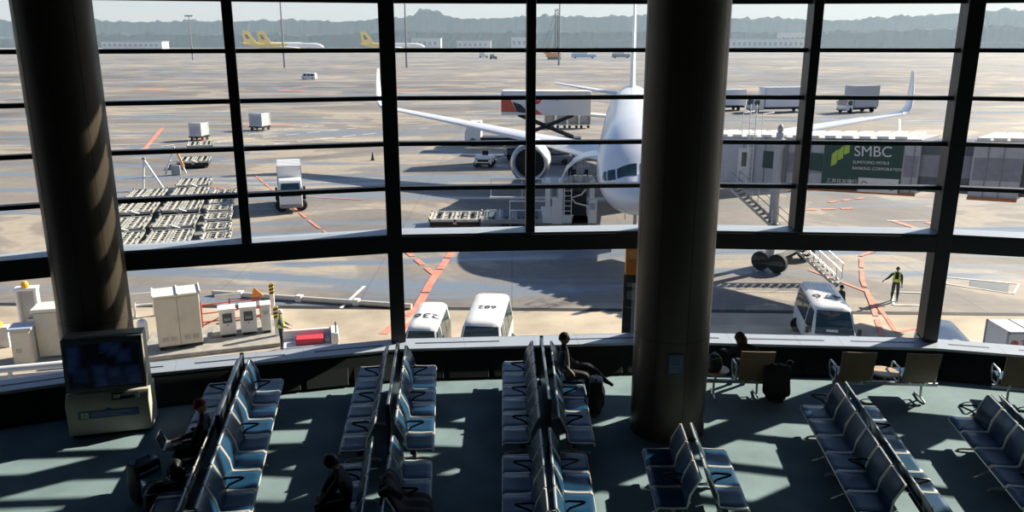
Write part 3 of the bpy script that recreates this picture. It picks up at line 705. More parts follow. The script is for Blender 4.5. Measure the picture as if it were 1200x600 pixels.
MB().box(-.75, -.68, 5.2, 7.8, .55, 1.75).box(.68, .75, 5.2, 7.8, .55, 1.75).build('gear_door', 'aircraft_white', AC)
for sx in (-1, 1): gear(sx*5, 29, 2.9, ((-.6, -.9), (.6, -.9), (-.6, .9), (.6, .9)), .68)

# ------------------------------------------------------------------ boarding bridge
P0 = Vector((13.4, 54.8)); P1 = Vector((26.6, 42.9)); dB = P1-P0; LB = dB.length; P0 = P0+dB*(3.0/LB)
JB = thing('boarding_bridge', (P0.x*.88, P0.y*.88, AP+1.5), math.atan2(dB.y, dB.x), 'grey covered boarding bridge with a dark green bank sign crossing behind the right window bays', 'boarding bridge')
JB.scale = (.88, .88, .88); GB = -1.5/.88       # GB: apron level in the bridge's own units
def zb(x): return 3.45+1.12*x/LB*1.0     # tunnel underside over the apron
def tunnel(name, x0, x1, hw, h0, h1, mat):
    m_ = MB().loft([[(x, -hw, zb(x)+h0), (x, hw, zb(x)+h0), (x, hw, zb(x)+h1), (x, -hw, zb(x)+h1)] for x in (x0, x1)])
    return m_.build(name, mat, JB, smooth=False, bevel=.02)
s1 = tunnel('tunnel_section', -4.2, 10.6, 1.65, 0, 3.05, 'bridge_grey')
s2 = tunnel('tunnel_section', 10.4, 13.4, 1.42, .15, 2.85, 'bridge_dark')
s3 = tunnel('tunnel_section', 13.2, 15.5, 1.65, 0, 3.05, 'bridge_grey')
s4 = tunnel('tunnel_section', 15.3, 28, 1.42, .15, 2.85, 'bridge_dark')
def onside(x, y, a0, a1, h0, h1, name, mat, parent, th=.03):
    MB().loft([[(x_, y-th, zb(x_)+h0), (x_, y+th, zb(x_)+h0), (x_, y+th, zb(x_)+h1), (x_, y-th, zb(x_)+h1)] for x_ in (a0, a1)]).build(name, mat, parent, smooth=False)
onside(0, -1.66, -4.2, 10.6, -.10, .06, 'sill_beam', 'rust_orange', s1, .06)
onside(0, -1.66, 13.2, 15.5, -.10, .06, 'sill_beam', 'rust_orange', s3, .06)
for a0, a1, s_ in ((3.1, 5.9, s1), (13.3, 15.5, s3)): onside(0, -1.65, a0, a1, .95, 2.15, 'colour_band', 'bridge_band', s_, .012)
onside(0, -1.65, 9.85, 10.55, .95, 2.15, 'colour_band', 'bridge_band', s1, .012)
onside(0, -1.42, 10.4, 13.4, 1.0, 2.2, 'colour_band', 'bridge_band', s2, .012)
rb = MB()
for q in range(14): x = -3.5+q*.98; rb.loft([[(x+e, yy, zb(x+e)+hh) for yy, hh in ((-1.75, 3.05), (1.75, 3.05), (1.75, 3.2), (-1.75, 3.2))] for e in (0, .62)])
rb.build('roof_slabs', 'bridge_roof', s1, bevel=.01)
rb = MB()
for q in range(3): x = 13.3+q*.76; rb.loft([[(x+e, yy, zb(x+e)+hh) for yy, hh in ((-1.75, 3.05), (1.75, 3.05), (1.75, 3.2), (-1.75, 3.2))] for e in (0, .62)])
rb.build('roof_slabs', 'bridge_roof', s3, bevel=.01)
rb = MB()
for q in range(12): x = 15.7+q*.98; rb.loft([[(x+e, yy, zb(x+e)+hh) for yy, hh in ((-1.5, 2.85), (1.5, 2.85), (1.5, 3.0), (-1.5, 3.0))] for e in (0, .62)])
rb.build('roof_slabs', 'bridge_roof', s4, bevel=.01)
vr = MB()
for q in range(24):
    x = .2+q*.72
    if 4.9 < x < 10.0 or 10.5 < x < 13.2 or x > 15.3: continue
    vr.box(x, x+.05, -1.69, -1.64, zb(x)+.05, zb(x)+3.0)
vr.build('side_ribs', 'bridge_band', s1)
for x in (1.55, 4.05):
    o_ = MB().box(x, x+1.25, -1.69, -1.63, zb(x)+1.15, zb(x)+2.2).build('tunnel_window', 'smbc_green', s1, bevel=.05)
# bank sign on the tunnel side
SX0, SX1 = 5.35, 9.75; sgz = zb((SX0+SX1)/2); slope = math.atan2(1.12, LB)
sg = MB().loft([[(x_, -1.72, zb(x_)+.02), (x_, -1.66, zb(x_)+.02), (x_, -1.66, zb(x_)+3.0), (x_, -1.72, zb(x_)+3.0)] for x_ in (SX0, SX1)]).build('bank_sign', 'smbc_green', JB, smooth=False)
lm = MB()
for q in range(3):
    x = SX0+.48+q*.34; lm.prism([(x, sgz+1.30+q*.36), (x+.31, sgz+1.48+q*.36), (x+.31, sgz+2.15+q*.27+.18), (x, sgz+2.0+q*.27)], -1.735, -1.715, 'y')
lm.build('green_emblem', 'smbc_lime', sg)
def btxt(s, size, x, z, mat='white_matte', sxx=1.): return text(s, size, mat, sg, (x, -1.725, z), (R(90), -slope, 0), 'lettering', .004, 'LEFT', sxx)
btxt('SMBC', .84, SX0+1.72, sgz+2.28)
btxt('SUMITOMO MITSUI', .235, SX0+1.72, sgz+1.66); btxt('BANKING CORPORATION', .235, SX0+1.72, sgz+1.32)
btxt('三井住友銀行', .30, SX0+.30, sgz+.42)
wp = MB().loft([[(x_, -1.745, zb(x_)+.0), (x_, -1.72, zb(x_)+.0), (x_, -1.72, zb(x_)+.82), (x_, -1.745, zb(x_)+.82)] for x_ in (SX0+2.15, SX1-.05)]).build('white_plate', 'white_matte', sg, smooth=False)
for xx in (SX0+2.5, SX1-.4):
    rg = MB(); rg.lathe([(.20, -1.755), (.20, -1.745)], (xx, 0, sgz+.46), 'y', 24).build('round_mark', 'bridge_band', wp)
    MB().lathe([(.12, -1.762), (.12, -1.755)], (xx, 0, sgz+.46), 'y', 24).build('round_centre', 'white_matte', wp)
text('SMBC', .24, 'bridge_band', wp, (SX0+2.95, -1.75, sgz+.44), (R(90), -slope, 0), 'plate_lettering', .004, 'LEFT')
# service door, ladder, lift column, stair
MB().box(-.1, .75, -1.70, -1.64, zb(0)+.1, zb(0)+2.35).build('service_door', 'bridge_roof', JB, bevel=.01)
MB().box(.15, .5, -1.72, -1.69, zb(0)+1.2, zb(0)+2.1).build('door_window', 'glass_dark', JB)
la = MB()
for x in (.62, 1.02): la.tube([(x, -1.9, 3.4), (x, -1.9, 8.6)], .03, 6)
for q in range(17): la.tube([(.62, -1.9, 3.5+q*.3), (1.02, -1.9, 3.5+q*.3)], .02, 6)
for x in (.0, 1.3): la.tube([(x, -1.6, 6.6), (x, -1.6, 8.0), (x, 0, 8.0)], .025, 6)
la.tube([(0, -1.6, 7.4), (1.3, -1.6, 7.4)], .02, 6).tube([(0, -1.6, 8.0), (1.3, -1.6, 8.0)], .02, 6)
la.build('roof_ladder', 'white_paint', JB)
lc = MB().lathe([(.20, GB+1.0), (.27, GB+1.1), (.27, 6.1), (.36, 6.15), (.36, 6.6), (.22, 6.65), (.22, 7.0)], (2.75, -2.15, 0), 'z', 20).build('lift_column', 'bridge_grey', JB)
MB().lathe([(.12, 7.0), (.17, 7.1), (.17, 7.35), (.05, 7.5)], (2.75, -2.15, 0), 'z', 14).build('beacon', 'hub_grey', lc)
MB().lathe([(.20, GB+1.0), (.27, GB+1.1), (.27, 3.9)], (2.75, 2.15, 0), 'z', 20).build('lift_column', 'bridge_grey', JB)
MB().box(2.4, 3.1, -2.3, 2.3, 3.3, 3.6).build('cross_beam', 'bridge_grey', JB)
wh = MB().box(2.3, 3.2, -2.3, 2.3, GB+.75, GB+1.15).build('drive_bogie', 'hub_grey', JB)
for y in (-2.15, 2.15):
    for x in (2.2, 3.3): wheel(JB, x, y, .60, .38, GB+.60)
stx = MB(); S0 = Vector((.1, -2.3, 3.35)); S1 = Vector((7.2, -2.3, GB+.25))
for q in range(25):
    p = S0+(S1-S0)*(q/24); stx.box(p.x-.15, p.x+.15, -2.75, -1.85, p.z-.03, p.z+.02)
so = stx.build('stair_treads', 'hub_grey', JB)
for yy in (-2.77, -1.83): MB().tube([(S0.x, yy, S0.z-.05), (S1.x, yy, S1.z-.2)], .08, 6).build('stringer', 'cabinet_cream', so)
for yy in (-2.77, -1.83):
    h = MB(); h.tube([(S0.x, yy, S0.z), (S0.x, yy, S0.z+1), (S1.x, yy, S1.z+1), (S1.x, yy, GB+.05)], .03, 6)
    for q in (1, 2, 3, 4): p = S0+(S1-S0)*(q/5); h.tube([(p.x, yy, p.z), (p.x, yy, p.z+1)], .025, 6)
    h.tube([(S0.x, yy, S0.z+.5), (S1.x, yy, S1.z+.5)], .02, 6).build('handrail', 'steel', so)
MB().box(-.9, .5, -2.77, -1.6, 3.28, 3.36).build('landing', 'hub_grey', so)

# ------------------------------------------------------------------ other apron equipment
def dolly(loc, rz, Lx, Ly, label, mat='dolly_metal', bar=True, group='empty container dollies', small=False):
    t = thing('container_dolly', loc, rz, label, 'dolly', group)
    h = .72; f = MB()
    for y in (-Ly/2, Ly/2-.14): f.box(-Lx/2, Lx/2, y, y+.14, h-.14, h+.03)
    for x in (-Lx/2, Lx/2-.12, -.06): f.box(x, x+.12, -Ly/2, Ly/2, h-.14, h+.03)
    f.box(-.12, .12, -Ly/2, Ly/2, h-.30, h-.14)
    for sx in (-1, 1):
        for sy in (-.5, 0, .5): f.box(sx*Lx/2-.05, sx*Lx/2+.05, sy*Ly*.9-.09, sy*Ly*.9+.09, h, h+.16)
    f.build('frame', mat, t)
    MB().box(-Lx/2+.06, Lx/2-.06, -Ly/2+.05, Ly/2-.05, .22, h-.14).build('undercarriage', 'dark_metal', t)
    p = MB().box(-Lx/2+.1, Lx/2-.1, -Ly/2+.1, Ly/2-.1, h-.12, h-.05)
    p.build('deck', 'dolly_deck', t)
    st_ = MB(); ns = 6 if not small else 2
    for q in range(ns):
        x = -Lx/2+.30+q*(Lx-.6)/(ns-1); st_.box(x-.05, x+.05, -Ly/2+.08, Ly/2-.08, h-.05, h+.005)
    for q in range(3): st_.box(-Lx/2+.1, Lx/2-.1, -Ly*.3+q*Ly*.3-.05, -Ly*.3+q*Ly*.3+.05, h-.05, h-.01)
    st_.build('deck_strips', 'dolly_light', t)
    r = MB()
    for q in range(7 if not small else 4):
        y = -Ly/2+.35+q*(Ly-.7)/(6 if not small else 3)
        for x in (-Lx*.33, -Lx*.11, Lx*.11, Lx*.33): r.tube([(x-.13, y, h-.03), (x+.13, y, h-.03)], .05, 6)
    r.build('rollers', 'dark_metal', t)
    if bar:
        b = MB(); b.tube([(-.45, -Ly/2, h-.1), (0, -Ly/2-.75, h+.25)], .04, 6).tube([(.45, -Ly/2, h-.1), (0, -Ly/2-.75, h+.25)], .04, 6).box(-.1, .1, -Ly/2-.85, -Ly/2-.65, h+.2, h+.3)
        b.build('drawbar', 'white_paint', t)
    for sx in (-1, 1):
        for sy in (-1, 1): MB().lathe([(.12, -.07), (.2, -.07), (.2, .07), (.12, .07)], (sx*(Lx/2-.25), sy*(Ly/2-.5), .2), 'x', 12).build('wheel', 'rubber', t)
    return t
ORD = ['nearest', 'second nearest', 'third nearest', 'fourth nearest', 'fifth nearest', 'furthest']
for q, (x, y) in enumerate([(-21.1, 48.6), (-22.5, 53.2), (-24.1, 58.4), (-25.7, 64.0), (-27.1, 68.5)]):
    dolly((x, y, AP), R(15), 2.55, 3.9, 'wide empty container dolly, %s of the middle column on the apron' % (ORD[q] if q < 4 else 'furthest'))
for q, (x, y) in enumerate([(-24.0, 47.9), (-25.5, 52.4), (-27.1, 57.6), (-28.8, 63.2)]):
    dolly((x, y, AP), R(15), 2.55, 3.9, 'wide empty container dolly, %s of the column beside the left pillar' % (ORD[q] if q < 3 else 'furthest'))
for q, (x, y) in enumerate([(-18.3, 48.9), (-19.2, 51.6), (-20.2, 54.7), (-21.1, 57.6), (-21.9, 60.3), (-22.9, 63.8)]):
    dolly((x, y, AP), R(14), 1.65, 2.1, 'small pale empty dolly, %s of the short right-hand column' % ORD[q], 'dolly_light', False, small=True)
dolly((-32.2, 82.0, AP), R(16), 3.0, 4.0, 'wide empty dolly behind the tow bars, below the grey container on red-lined lane')
dolly((-36.2, 94.5, AP), R(18), 2.8, 4.0, 'empty dolly between red lane lines just below the grey container', 'dolly_light', False)
tb = thing('tow_bar', (-31.9, 76.3, AP), R(10), 'raised white and orange tow bar standing behind the dolly columns', 'tow bar')
MB().tube([(-.9, 0, .1), (.1, 0, 2.7)], .09, 8).tube([(.9, .3, .1), (.1, 0, 2.7)], .09, 8).tube([(-.4, 0, 1.3), (.5, .15, 1.3)], .06, 8).build('frame', 'white_paint', tb)
MB().tube([(.3, .08, 2.2), (.75, .25, .75)], .12, 8).build('orange_sleeve', 'orange', tb)
MB().box(-.3, .5, -.2, .4, 0, .9).build('base_block', 'hub_grey', tb, bevel=.05)
tb = thing('tow_bar', (-30.8, 68.5, AP), R(0), 'raised white tow bar leaning up above the dolly column beside the left pillar', 'tow bar')
MB().tube([(-.7, 0, .1), (-.4, 0, 2.6)], .09, 8).tube([(.9, .2, .1), (-.4, 0, 2.6)], .09, 8).tube([(-.6, 0, 1.1), (.3, .1, 1.1)], .06, 8).build('frame', 'white_paint', tb)
MB().lathe([(.15, -.05), (.15, .05)], (-.4, 0, 2.65), 'y', 12).build('towing_eye', 'hub_grey', tb)

def container(loc, rz, label, wx=2.2, wy=1.7, h=1.65):
    t = thing('air_cargo_container', (loc[0], loc[1], AP), rz, label, 'container', 'grey cargo containers on dollies')
    b = MB(); b.prism([(-wx/2, .62), (wx/2, .62), (wx/2, .62+h), (-wx/2, .62+h)], -wy/2, wy/2, 'y'); bo = b.build('shell', 'container_grey', t, bevel=.03)
    e = MB()
    for x in (-wx/2, wx/2):
        for y in (-wy/2, wy/2): e.box(x-.04, x+.04, y-.04, y+.04, .6, .64+h)
    for z in (.62, .62+h): e.box(-wx/2, wx/2, -wy/2-.03, -wy/2+.02, z-.04, z+.04).box(-wx/2, wx/2, wy/2-.02, wy/2+.03, z-.04, z+.04)
    e.build('edge_frame', 'white_matte', bo)
    MB().box(-wx/2+.2, wx/2-.2, -wy/2-.012, -wy/2, .85, .62+h*.8).build('curtain_door', 'ledge_top', bo)
    d = MB().box(-wx/2-.1, wx/2+.1, -wy/2-.1, wy/2+.1, .42, .58).tube([(0, -wy/2, .4), (0, -wy/2-.9, .3)], .05, 6).build('dolly_frame', 'dark_metal', t)
    for sx in (-1, 1):
        for sy in (-1, 1): MB().lathe([(.12, -.07), (.21, -.07), (.21, .07), (.12, .07)], (sx*(wx/2-.1), sy*(wy/2-.3), .21), 'x', 12).build('wheel', 'rubber', t)
    return t
container((-39.7, 103.5), R(-8), 'grey cargo container on a dolly in the red-lined lane left of the dollies', 1.6, 1.8, 1.6)
container((-35.6, 115.5), R(-20), 'grey cargo container on a dolly beside the first thin window post', 2.1, 1.8, 1.75)

box_truck((-16.3, 58.9, AP), R(15.5), 5.2, 1.75, 3.3, 'white box truck driving towards the terminal left of the left thick window post')
box_truck((41.6, 144, AP), R(-80), 10.2, 2.6, 4.3, 'long white lorry seen side-on behind the boarding bridge', 'white_paint', 'aircraft_white', cabl=2.1)
box_truck((33.2, 147.5, AP), R(-82), 8.5, 2.5, 3.7, 'white lorry half hidden by the right round column behind the boarding bridge', 'white_paint', 'aircraft_white', cabl=2.0)
box_truck((57.3, 143.0, AP), R(-68), 7.0, 2.5, 4.6, 'white box truck seen from its corner near the right wingtip fin', 'aircraft_white', 'bridge_grey', cabl=1.5)
tf = box_truck((22.6, 26.95, AP), R(90), 5.5, 1.3, 2.75, 'white truck with a red logo at the lower right edge of the window', cabl=1.5)
lg = MB().lathe([(.13, -.02), (.13, .0)], (-.66, 5.25, 2.3), 'x', 24).build('round_logo', 'logo_red', tf)
text('TFK', .36, 'logo_red', tf, (-.665, 4.72, 2.3), (R(90), 0, R(-90)), 'truck_lettering', .004)
van((16.2, 27.3, AP), R(-12), 3.4, 1.45, 1.72, '', 'pale small car mostly hidden below the ledge at lower right', True)
van((-66.3, 262.5, AP), R(-100), 4.6, 1.8, 2.0, '', 'white car driving on the far apron under the yellow-tailed planes')

# catering high-lift truck beside the airliner
ct = thing('catering_truck', (-1.2, 98.5, AP), R(-4), 'white catering truck with red tail design, its box raised behind the left wing', 'truck')
MB().box(0, 10.6, -1.25, 1.25, 3.75, 6.45).build('raised_box', 'aircraft_white', ct, bevel=.05)
MB().prism([(.02, 4.1), (1.9, 4.1), (.9, 5.9), (.02, 6.2)], -1.275, -1.25, 'y').build('red_swoosh', 'red_paint', ct)
MB().prism([(1.9, 4.1), (3.4, 3.95), (2.3, 5.0), (1.35, 5.3)], -1.272, -1.25, 'y').build('dark_swoosh', 'ink', ct)
MB().prism([(3.2, 3.85), (4.9, 3.85), (3.9, 4.6), (2.9, 4.9)], -1.272, -1.25, 'y').build('red_swoosh', 'red_paint', ct)
MB().lathe([(.52, -1.28), (.52, -1.25)], (4.2, 0, 5.55), 'y', 28).build('round_logo', 'logo_red', ct)
text('TFK', .42, 'white_paint', ct, (4.2, -1.285, 5.55), (R(90), 0, 0), 'logo_lettering', .003)
text('TFK', .5, 'bridge_band', ct, (5.7, -1.255, 5.55), (R(90), 0, 0), 'side_lettering', .003, 'LEFT', 1.3)
MB().box(.1, 10.5, -1.2, 1.2, 6.45, 6.55).build('roof', 'white_matte', ct)
cn = MB(); cn.prism([(10.5, 3.9), (12.6, 3.75), (13.0, 3.2), (12.8, 3.1), (12.4, 3.45), (10.5, 3.6)], -1.2, 1.2, 'y'); cn.build('bridge_platform', 'white_paint', ct)
sc_ = MB()
for yy in (-.9, .9): sc_.tube([(2, yy, 1.05), (8.6, yy, 3.7)], .16, 6).tube([(8.6, yy, 1.05), (2, yy, 3.7)], .16, 6)
sc_.build('scissor_lift', 'dark_metal', ct)
MB().box(-2.5, 9.5, -1.1, 1.1, .6, 1.05).build('chassis', 'dark_metal', ct)
MB().prism([(-4.4, .6), (-4.4, 1.6), (-3.9, 2.9), (-2.5, 2.9), (-2.5, .6)], -1.2, 1.2, 'y').build('cab', 'white_paint', ct, bevel=.06)
for x in (-3.4, 7.6):
    for y in (-1.05, 1.05): wheel(ct, x, y, .5, .3)
for q, x in enumerate((5.4, 7.1, 8.8, 10.5)):
    t = thing('baggage_cart', (x, 118, AP), R(2), 'pale covered baggage cart under the raised catering box, %s from the left' % ('first', 'second', 'third', 'fourth')[q], 'cart', 'covered baggage carts under the catering box')
    MB().box(-.75, .75, -.7, .7, .45, .6).box(-.75, -.69, -.7, .7, .6, 1.9).box(.69, .75, -.7, .7, .6, 1.9).box(-.75, .75, -.7, .7, 1.85, 1.95).build('body', 'white_matte', t)
    MB().box(-.69, .69, .6, .66, .6, 1.85).build('curtain', 'container_grey', t)
    for sx in (-.5, .5): MB().lathe([(.12, -.06), (.2, -.06), (.2, .06), (.12, .06)], (sx, 0, .2), 'y', 12).build('wheel', 'rubber', t)

# baggage tug with its train
tg = thing('baggage_tug', (-2.9, 80.6, AP), R(-6), 'small white baggage tug facing the terminal left of the left engine', 'tug')
MB().prism([(0, .35), (0, 1.0), (.15, 1.12), (1.3, 1.15), (1.35, .85), (2.7, .85), (2.7, .35)], -.85, .85, 'x').build('body', 'white_paint', tg, bevel=.06)
MB().box(-.7, .7, -.06, .05, .35, .5).build('bumper', 'dark_metal', tg)
MB().box(-.55, .55, -.02, .02, .62, .85).build('grille', 'dark_metal', tg)
for sx in (-.65, .65): MB().lathe([(.09, -.05), (.09, .03)], (sx, 0, .92), 'y', 12).build('headlight', 'hub_grey', tg)
MB().box(-.3, .3, 1.55, 1.95, .85, 1.55).build('seat', 'dark_metal', tg, bevel=.05)
MB().tube([(-.2, 1.1, 1.1), (-.2, 1.35, 1.4)], .03, 6).lathe([(.2, 1.38), (.2, 1.41)], (-.2, 1.35, 0), 'z', 16).build('steering_wheel', 'dark_metal', tg)
for sx in (-.72, .72):
    for y in (.55, 2.2): wheel(tg, sx, y, .32, .22)
def loose_cart(x, y, rz, label, L=3.2, load=None):
    t = thing('flat_cart', (x, y, AP), rz, label, 'cart')
    MB().box(-L/2, L/2, -.8, .8, .5, .62).tube([(-L/2, 0, .5), (-L/2-.8, 0, .35)], .05, 6).build('deck', 'dark_metal', t)
    rl = MB()
    for sx in (-L/2, L/2):
        for yy in (-.78, .78): rl.tube([(sx, yy, .6), (sx, yy, 1.75)], .04, 6)
        for z in (1.1, 1.45, 1.75): rl.tube([(sx, -.78, z), (sx, .78, z)], .035, 6)
    rl.build('end_racks', 'hub_grey', t)
    if load:
        lm_ = MB()
        for q in range(5): lm_.cbox((-L/2+.5+q*.55, random.uniform(-.3, .3), .62+.35), (.48, .9, .7+.2*random.random()))
        lm_.build('load', load, t, bevel=.04)
    for sx in (-L/2+.5, L/2-.5):
        for yy in (-.7, .7): MB().lathe([(.14, -.07), (.24, -.07), (.24, .07), (.14, .07)], (sx, yy, .24), 'y', 12).build('wheel', 'rubber', t)
loose_cart(.9, 86.3, R(4), 'dark racked cart directly behind the white baggage tug', 3.4, 'cloth_grey')
loose_cart(5.3, 87.0, R(2), 'dark loaded cart right of the racked cart, behind the left engine', 3.4, 'container_grey')
oc = thing('belt_loader', (.4, 83.2, AP), R(3), 'orange-sided belt loader between the baggage tug and the left engine', 'loader')
MB().box(0, 6, -.8, .8, .4, .75).build('chassis', 'far_grey', oc, bevel=.05); MB().box(.1, 2.2, -.86, .86, .7, 1.15).build('cab_deck', 'orange', oc, bevel=.05)
MB().box(.3, 2.0, -.6, .6, 1.15, 1.75).build('hood', 'white_paint', oc, bevel=.08)
MB().at((0, 0, 0), 0, R(-6)).box(1.0, 8.0, -.5, .5, 1.15, 1.35).build('conveyor', 'dark_metal', oc)
for x in (1, 5):
    for y in (-.7, .7): wheel(oc, x, y, .33, .2)

# main-deck cargo loader
cl = thing('cargo_loader', (-1.95, 54.7, AP), R(0), 'white cargo loader with platforms and railings at the open cargo door of the airliner', 'loader')
cl.scale = (.95, .95, 1.14)
lb = MB().box(0, 4.2, -1.6, 1.6, .42, .68).build('low_platform', 'hub_grey', cl, bevel=.02)
rr = MB()
for q in range(13): rr.tube([(.25+q*.31, -1.45, .72), (.25+q*.31, 1.45, .72)], .06, 6)
rr.build('rollers', 'steel', lb)
bl_ = MB()
for q in range(4): bl_.box(.4+q, .9+q, -1.3, 1.3, .70, .80)
bl_.build('deck_mats', 'teal_cloth', lb)
def rail(name, parent, pts, mat='white_paint', r=.035):
    m_ = MB(); xs = [p[0] for p in pts]
    for h in (.55, 1.1): m_.tube([(p[0], p[1], p[2]+h) for p in pts], r, 6)
    for p in pts: m_.tube([p, (p[0], p[1], p[2]+1.1)], r, 6)
    return m_.build(name, mat, parent)
rail('railing', cl, [(.5, 1.55, 1.55), (2.8, 1.55, 1.55), (5.0, 1.55, 1.55), (5.4, 1.55, 1.55)])
rail('railing', cl, [(1.9, -1.55, .68), (3.4, -1.55, .68), (4.7, -1.55, .68)])
MB().box(.4, 5.4, 1.45, 1.6, 1.45, 1.55).build('walkway', 'white_paint', cl)
mb_ = MB().box(4.2, 8.0, -1.55, 1.55, .45, .95)
for x in (4.4, 5.3): mb_.box(x, x+.35, -1.5, -1.2, .9, 3.1)
mb_.box(4.9, 5.6, -1.6, -.9, .4, 1.9).box(7.5, 7.85, -1.5, -1.2, .9, 3.0).build('body', 'white_paint', cl, bevel=.03)
MB().box(5.75, 7.3, -1.45, 1.2, .9, 2.3).build('engine_housing', 'engine_dark', cl, bevel=.04)
ld = MB()
for x in (5.72, 6.22): ld.tube([(x, -1.62, .5), (x, -1.62, 2.9)], .035, 6)
for q in range(8): ld.tube([(5.72, -1.62, .6+q*.3), (6.22, -1.62, .6+q*.3)], .025, 6)
ld.build('ladder', 'white_paint', cl)
wheel(cl, 6.85, -1.35, .60, .4); wheel(cl, 6.85, 1.35, .60, .4)
for x in (1.55, 2.3): wheel(cl, x, -1.45, .27, .2)
MB().box(4.2, 8.1, -1.5, 1.5, 2.55, 2.75).build('upper_platform', 'hub_grey', cl, bevel=.02)
hs = MB().tube([(7.2, -1.7, 2.5), (6.9, -1.75, 2.2), (6.2, -1.72, 2.0), (6.5, -1.75, 1.7), (7.4, -1.7, 1.5)], .05, 8).build('hose', 'white_paint', cl)
MB().box(7.45, 8.0, -1.75, -1.45, .5, 1.9).build('control_cabinet', 'white_paint', cl, bevel=.03)
MB().box(7.5, 7.9, -1.78, -1.74, 1.3, 1.7).build('control_panel', 'ledge_top', cl)
up = MB()
for q in range(5): up.cbox((6.2+q*.35, -.6+.2*(q % 2), 2.95), (.28, .5, .4))
up.build('loading_controls', 'white_paint', cl, bevel=.03)
dolly((-3.85, 54.7, AP), R(0), 3.5, 2.8, 'empty roller dolly parked at the low end of the cargo loader', 'dolly_light', False)

# traffic cone
cc = thing('traffic_cone', (-14.8, 85.9, AP), 0, 'dark traffic cone alone on the apron left of the left wing', 'cone')
MB().lathe([(.16, .05), (.04, .85), (.0, .86)], n=16).build('cone_body', 'dark_metal', cc); MB().box(-.22, .22, -.22, .22, 0, .05).build('base', 'rubber', cc)

# ------------------------------------------------------------------ cabinets and posts by the terminal
def plinth(poly, z0, z1, name, label, mat='grey_concrete'):
    t = thing(name, (poly[0][0], poly[0][1], AP), 0, label, 'kerb'); ox, oy = poly[0]
    MB().prism([(x-ox, y-oy) for x, y in poly], z0, z1, 'z').build('slab', mat, t, bevel=.03); return t
plinth([(-14.9, 30.1), (-9.7, 31.9), (-10.4, 34.9), (-15.6, 33.1)], 0, .20, 'concrete_plinth', 'low concrete plinth under the cream cabinet and the two chargers')
cb = thing('equipment_cabinet', (-13.55, 31.2, AP+.2), R(24), 'big cream double-door cabinet on the concrete plinth right of the left column', 'cabinet')
MB().box(-.85, .85, -.02, 1.05, .18, 2.28).build('body', 'cabinet_cream', cb, bevel=.015)
for x0, x1, hx in ((-.83, -.01, -.08), (.01, .83, .08)):
    d = MB().box(x0, x1, -.05, -.02, .22, 2.22).build('door', 'cabinet_cream', cb, bevel=.008)
    MB().tube([(hx, -.07, 1.15), (hx, -.09, 1.2), (hx, -.09, 1.3), (hx, -.07, 1.35)], .014, 6).build('handle', 'steel', d)
    v = MB()
    for gx in (x0+.14, x0+.46):
        for q in range(6): v.box(gx, gx+.24, -.056, -.05, .40+q*.035, .415+q*.035)
    v.build('vent', 'hub_grey', d)
ro = MB(); 
for x0, x1 in ((-.92, .0), (.03, .92)): ro.box(x0, x1, -.12, 1.12, 2.28, 2.36)
for x in (-.92, .0, .86): ro.box(x, x+.06, -.14, 1.14, 2.36, 2.42)
ro.build('roof', 'cabinet_roof', cb, bevel=.01)
fe = MB()
for x in (-.7, 0, .7): fe.box(x-.12, x+.12, .1, .9, 0, .18)
fe.build('feet', 'dark_metal', cb)
def charger(x, y, label, wd, h, disp=True):
    t = thing('charging_post', (x, y, AP+.2), R(20), label, 'charger')
    MB().box(-wd/2, wd/2, -.2, .25, .1, h).build('body', 'white_matte', t, bevel=.02)
    MB().at((0, 0, h), 0, 0, R(6)).box(-wd/2-.03, wd/2+.03, -.24, .28, 0, .06).build('cap', 'white_paint', t, bevel=.01)
    MB().box(-wd/2+.05, wd/2-.05, -.22, .25, 0, .1).build('base', 'dark_metal', t)
    if disp:
        MB().box(-wd*.28, wd*.28, -.225, -.2, h*.52, h*.86).build('display', 'glass_dark', t); MB().box(-wd*.20, wd*.20, -.23, -.225, h*.60, h*.70).build('display_text', 'bridge_band', t)
        MB().lathe([(.03, -.225), (.03, -.2)], (0, 0, h*.44), 'y', 10).build('stop_button', 'logo_red', t)
    else: MB().box(-.1, .1, -.215, -.2, h*.68, h*.8).build('label_plate', 'ledge_top', t)
    return t
charger(-12.15, 32.75, 'left of the two white charging posts with dark displays', .66, 1.22)
charger(-11.35, 33.05, 'right of the two white charging posts with dark displays', .66, 1.22)
charger(-10.65, 33.25, 'slim white post without display right of the charging posts', .40, 1.25, False)
plinth([(-12.75, 32.35), (-10.5, 33.15), (-10.8, 34.0), (-13.0, 33.2)], .2, .34, 'concrete_step', 'small raised concrete step under the charging posts')
yp = thing('bollard', (-10.05, 32.75, AP), R(8), 'white bollard with yellow and black stripes at the right end of the plinth', 'bollard')
MB().box(-.09, .09, -.09, .09, 0, 1.5).build('post', 'white_paint', yp, bevel=.01)
MB().box(-.095, .095, -.095, .095, 1.0, 1.5).build('yellow_sleeve', 'yellow', yp)
s = MB()
for q in range(3): s.prism([(-.098, 1.0+q*.17), (.098, 1.05+q*.17), (.098, 1.14+q*.17), (-.098, 1.09+q*.17)], -.099, .099, 'y')
s.build('black_stripes', 'ink', yp)
yp2 = dup(yp); yp2.location = (-11.2, 36.1, AP); yp2['label'] = 'white bollard with yellow and black stripes standing behind the slim white post'
br = thing('barricade', (-13.2, 34.3, AP), R(20), 'red tubular barricade between the cream cabinet and the charging posts', 'barricade')
b_ = MB()
for x in (-.6, .6): b_.tube([(x, -.3, 0), (x, 0, 1.25), (x, .3, 0)], .035, 8)
for z in (.3, .7, 1.1): b_.tube([(-.6, 0, z), (1.9, .2, z)], .03, 8)
b_.tube([(-.6, 0, .15), (1.9, .2, 1.1)], .03, 8).tube([(1.9, -.2, 0), (1.9, .2, 1.3), (1.9, .5, 0)], .035, 8)
b_.build('frame', 'red_paint', br)
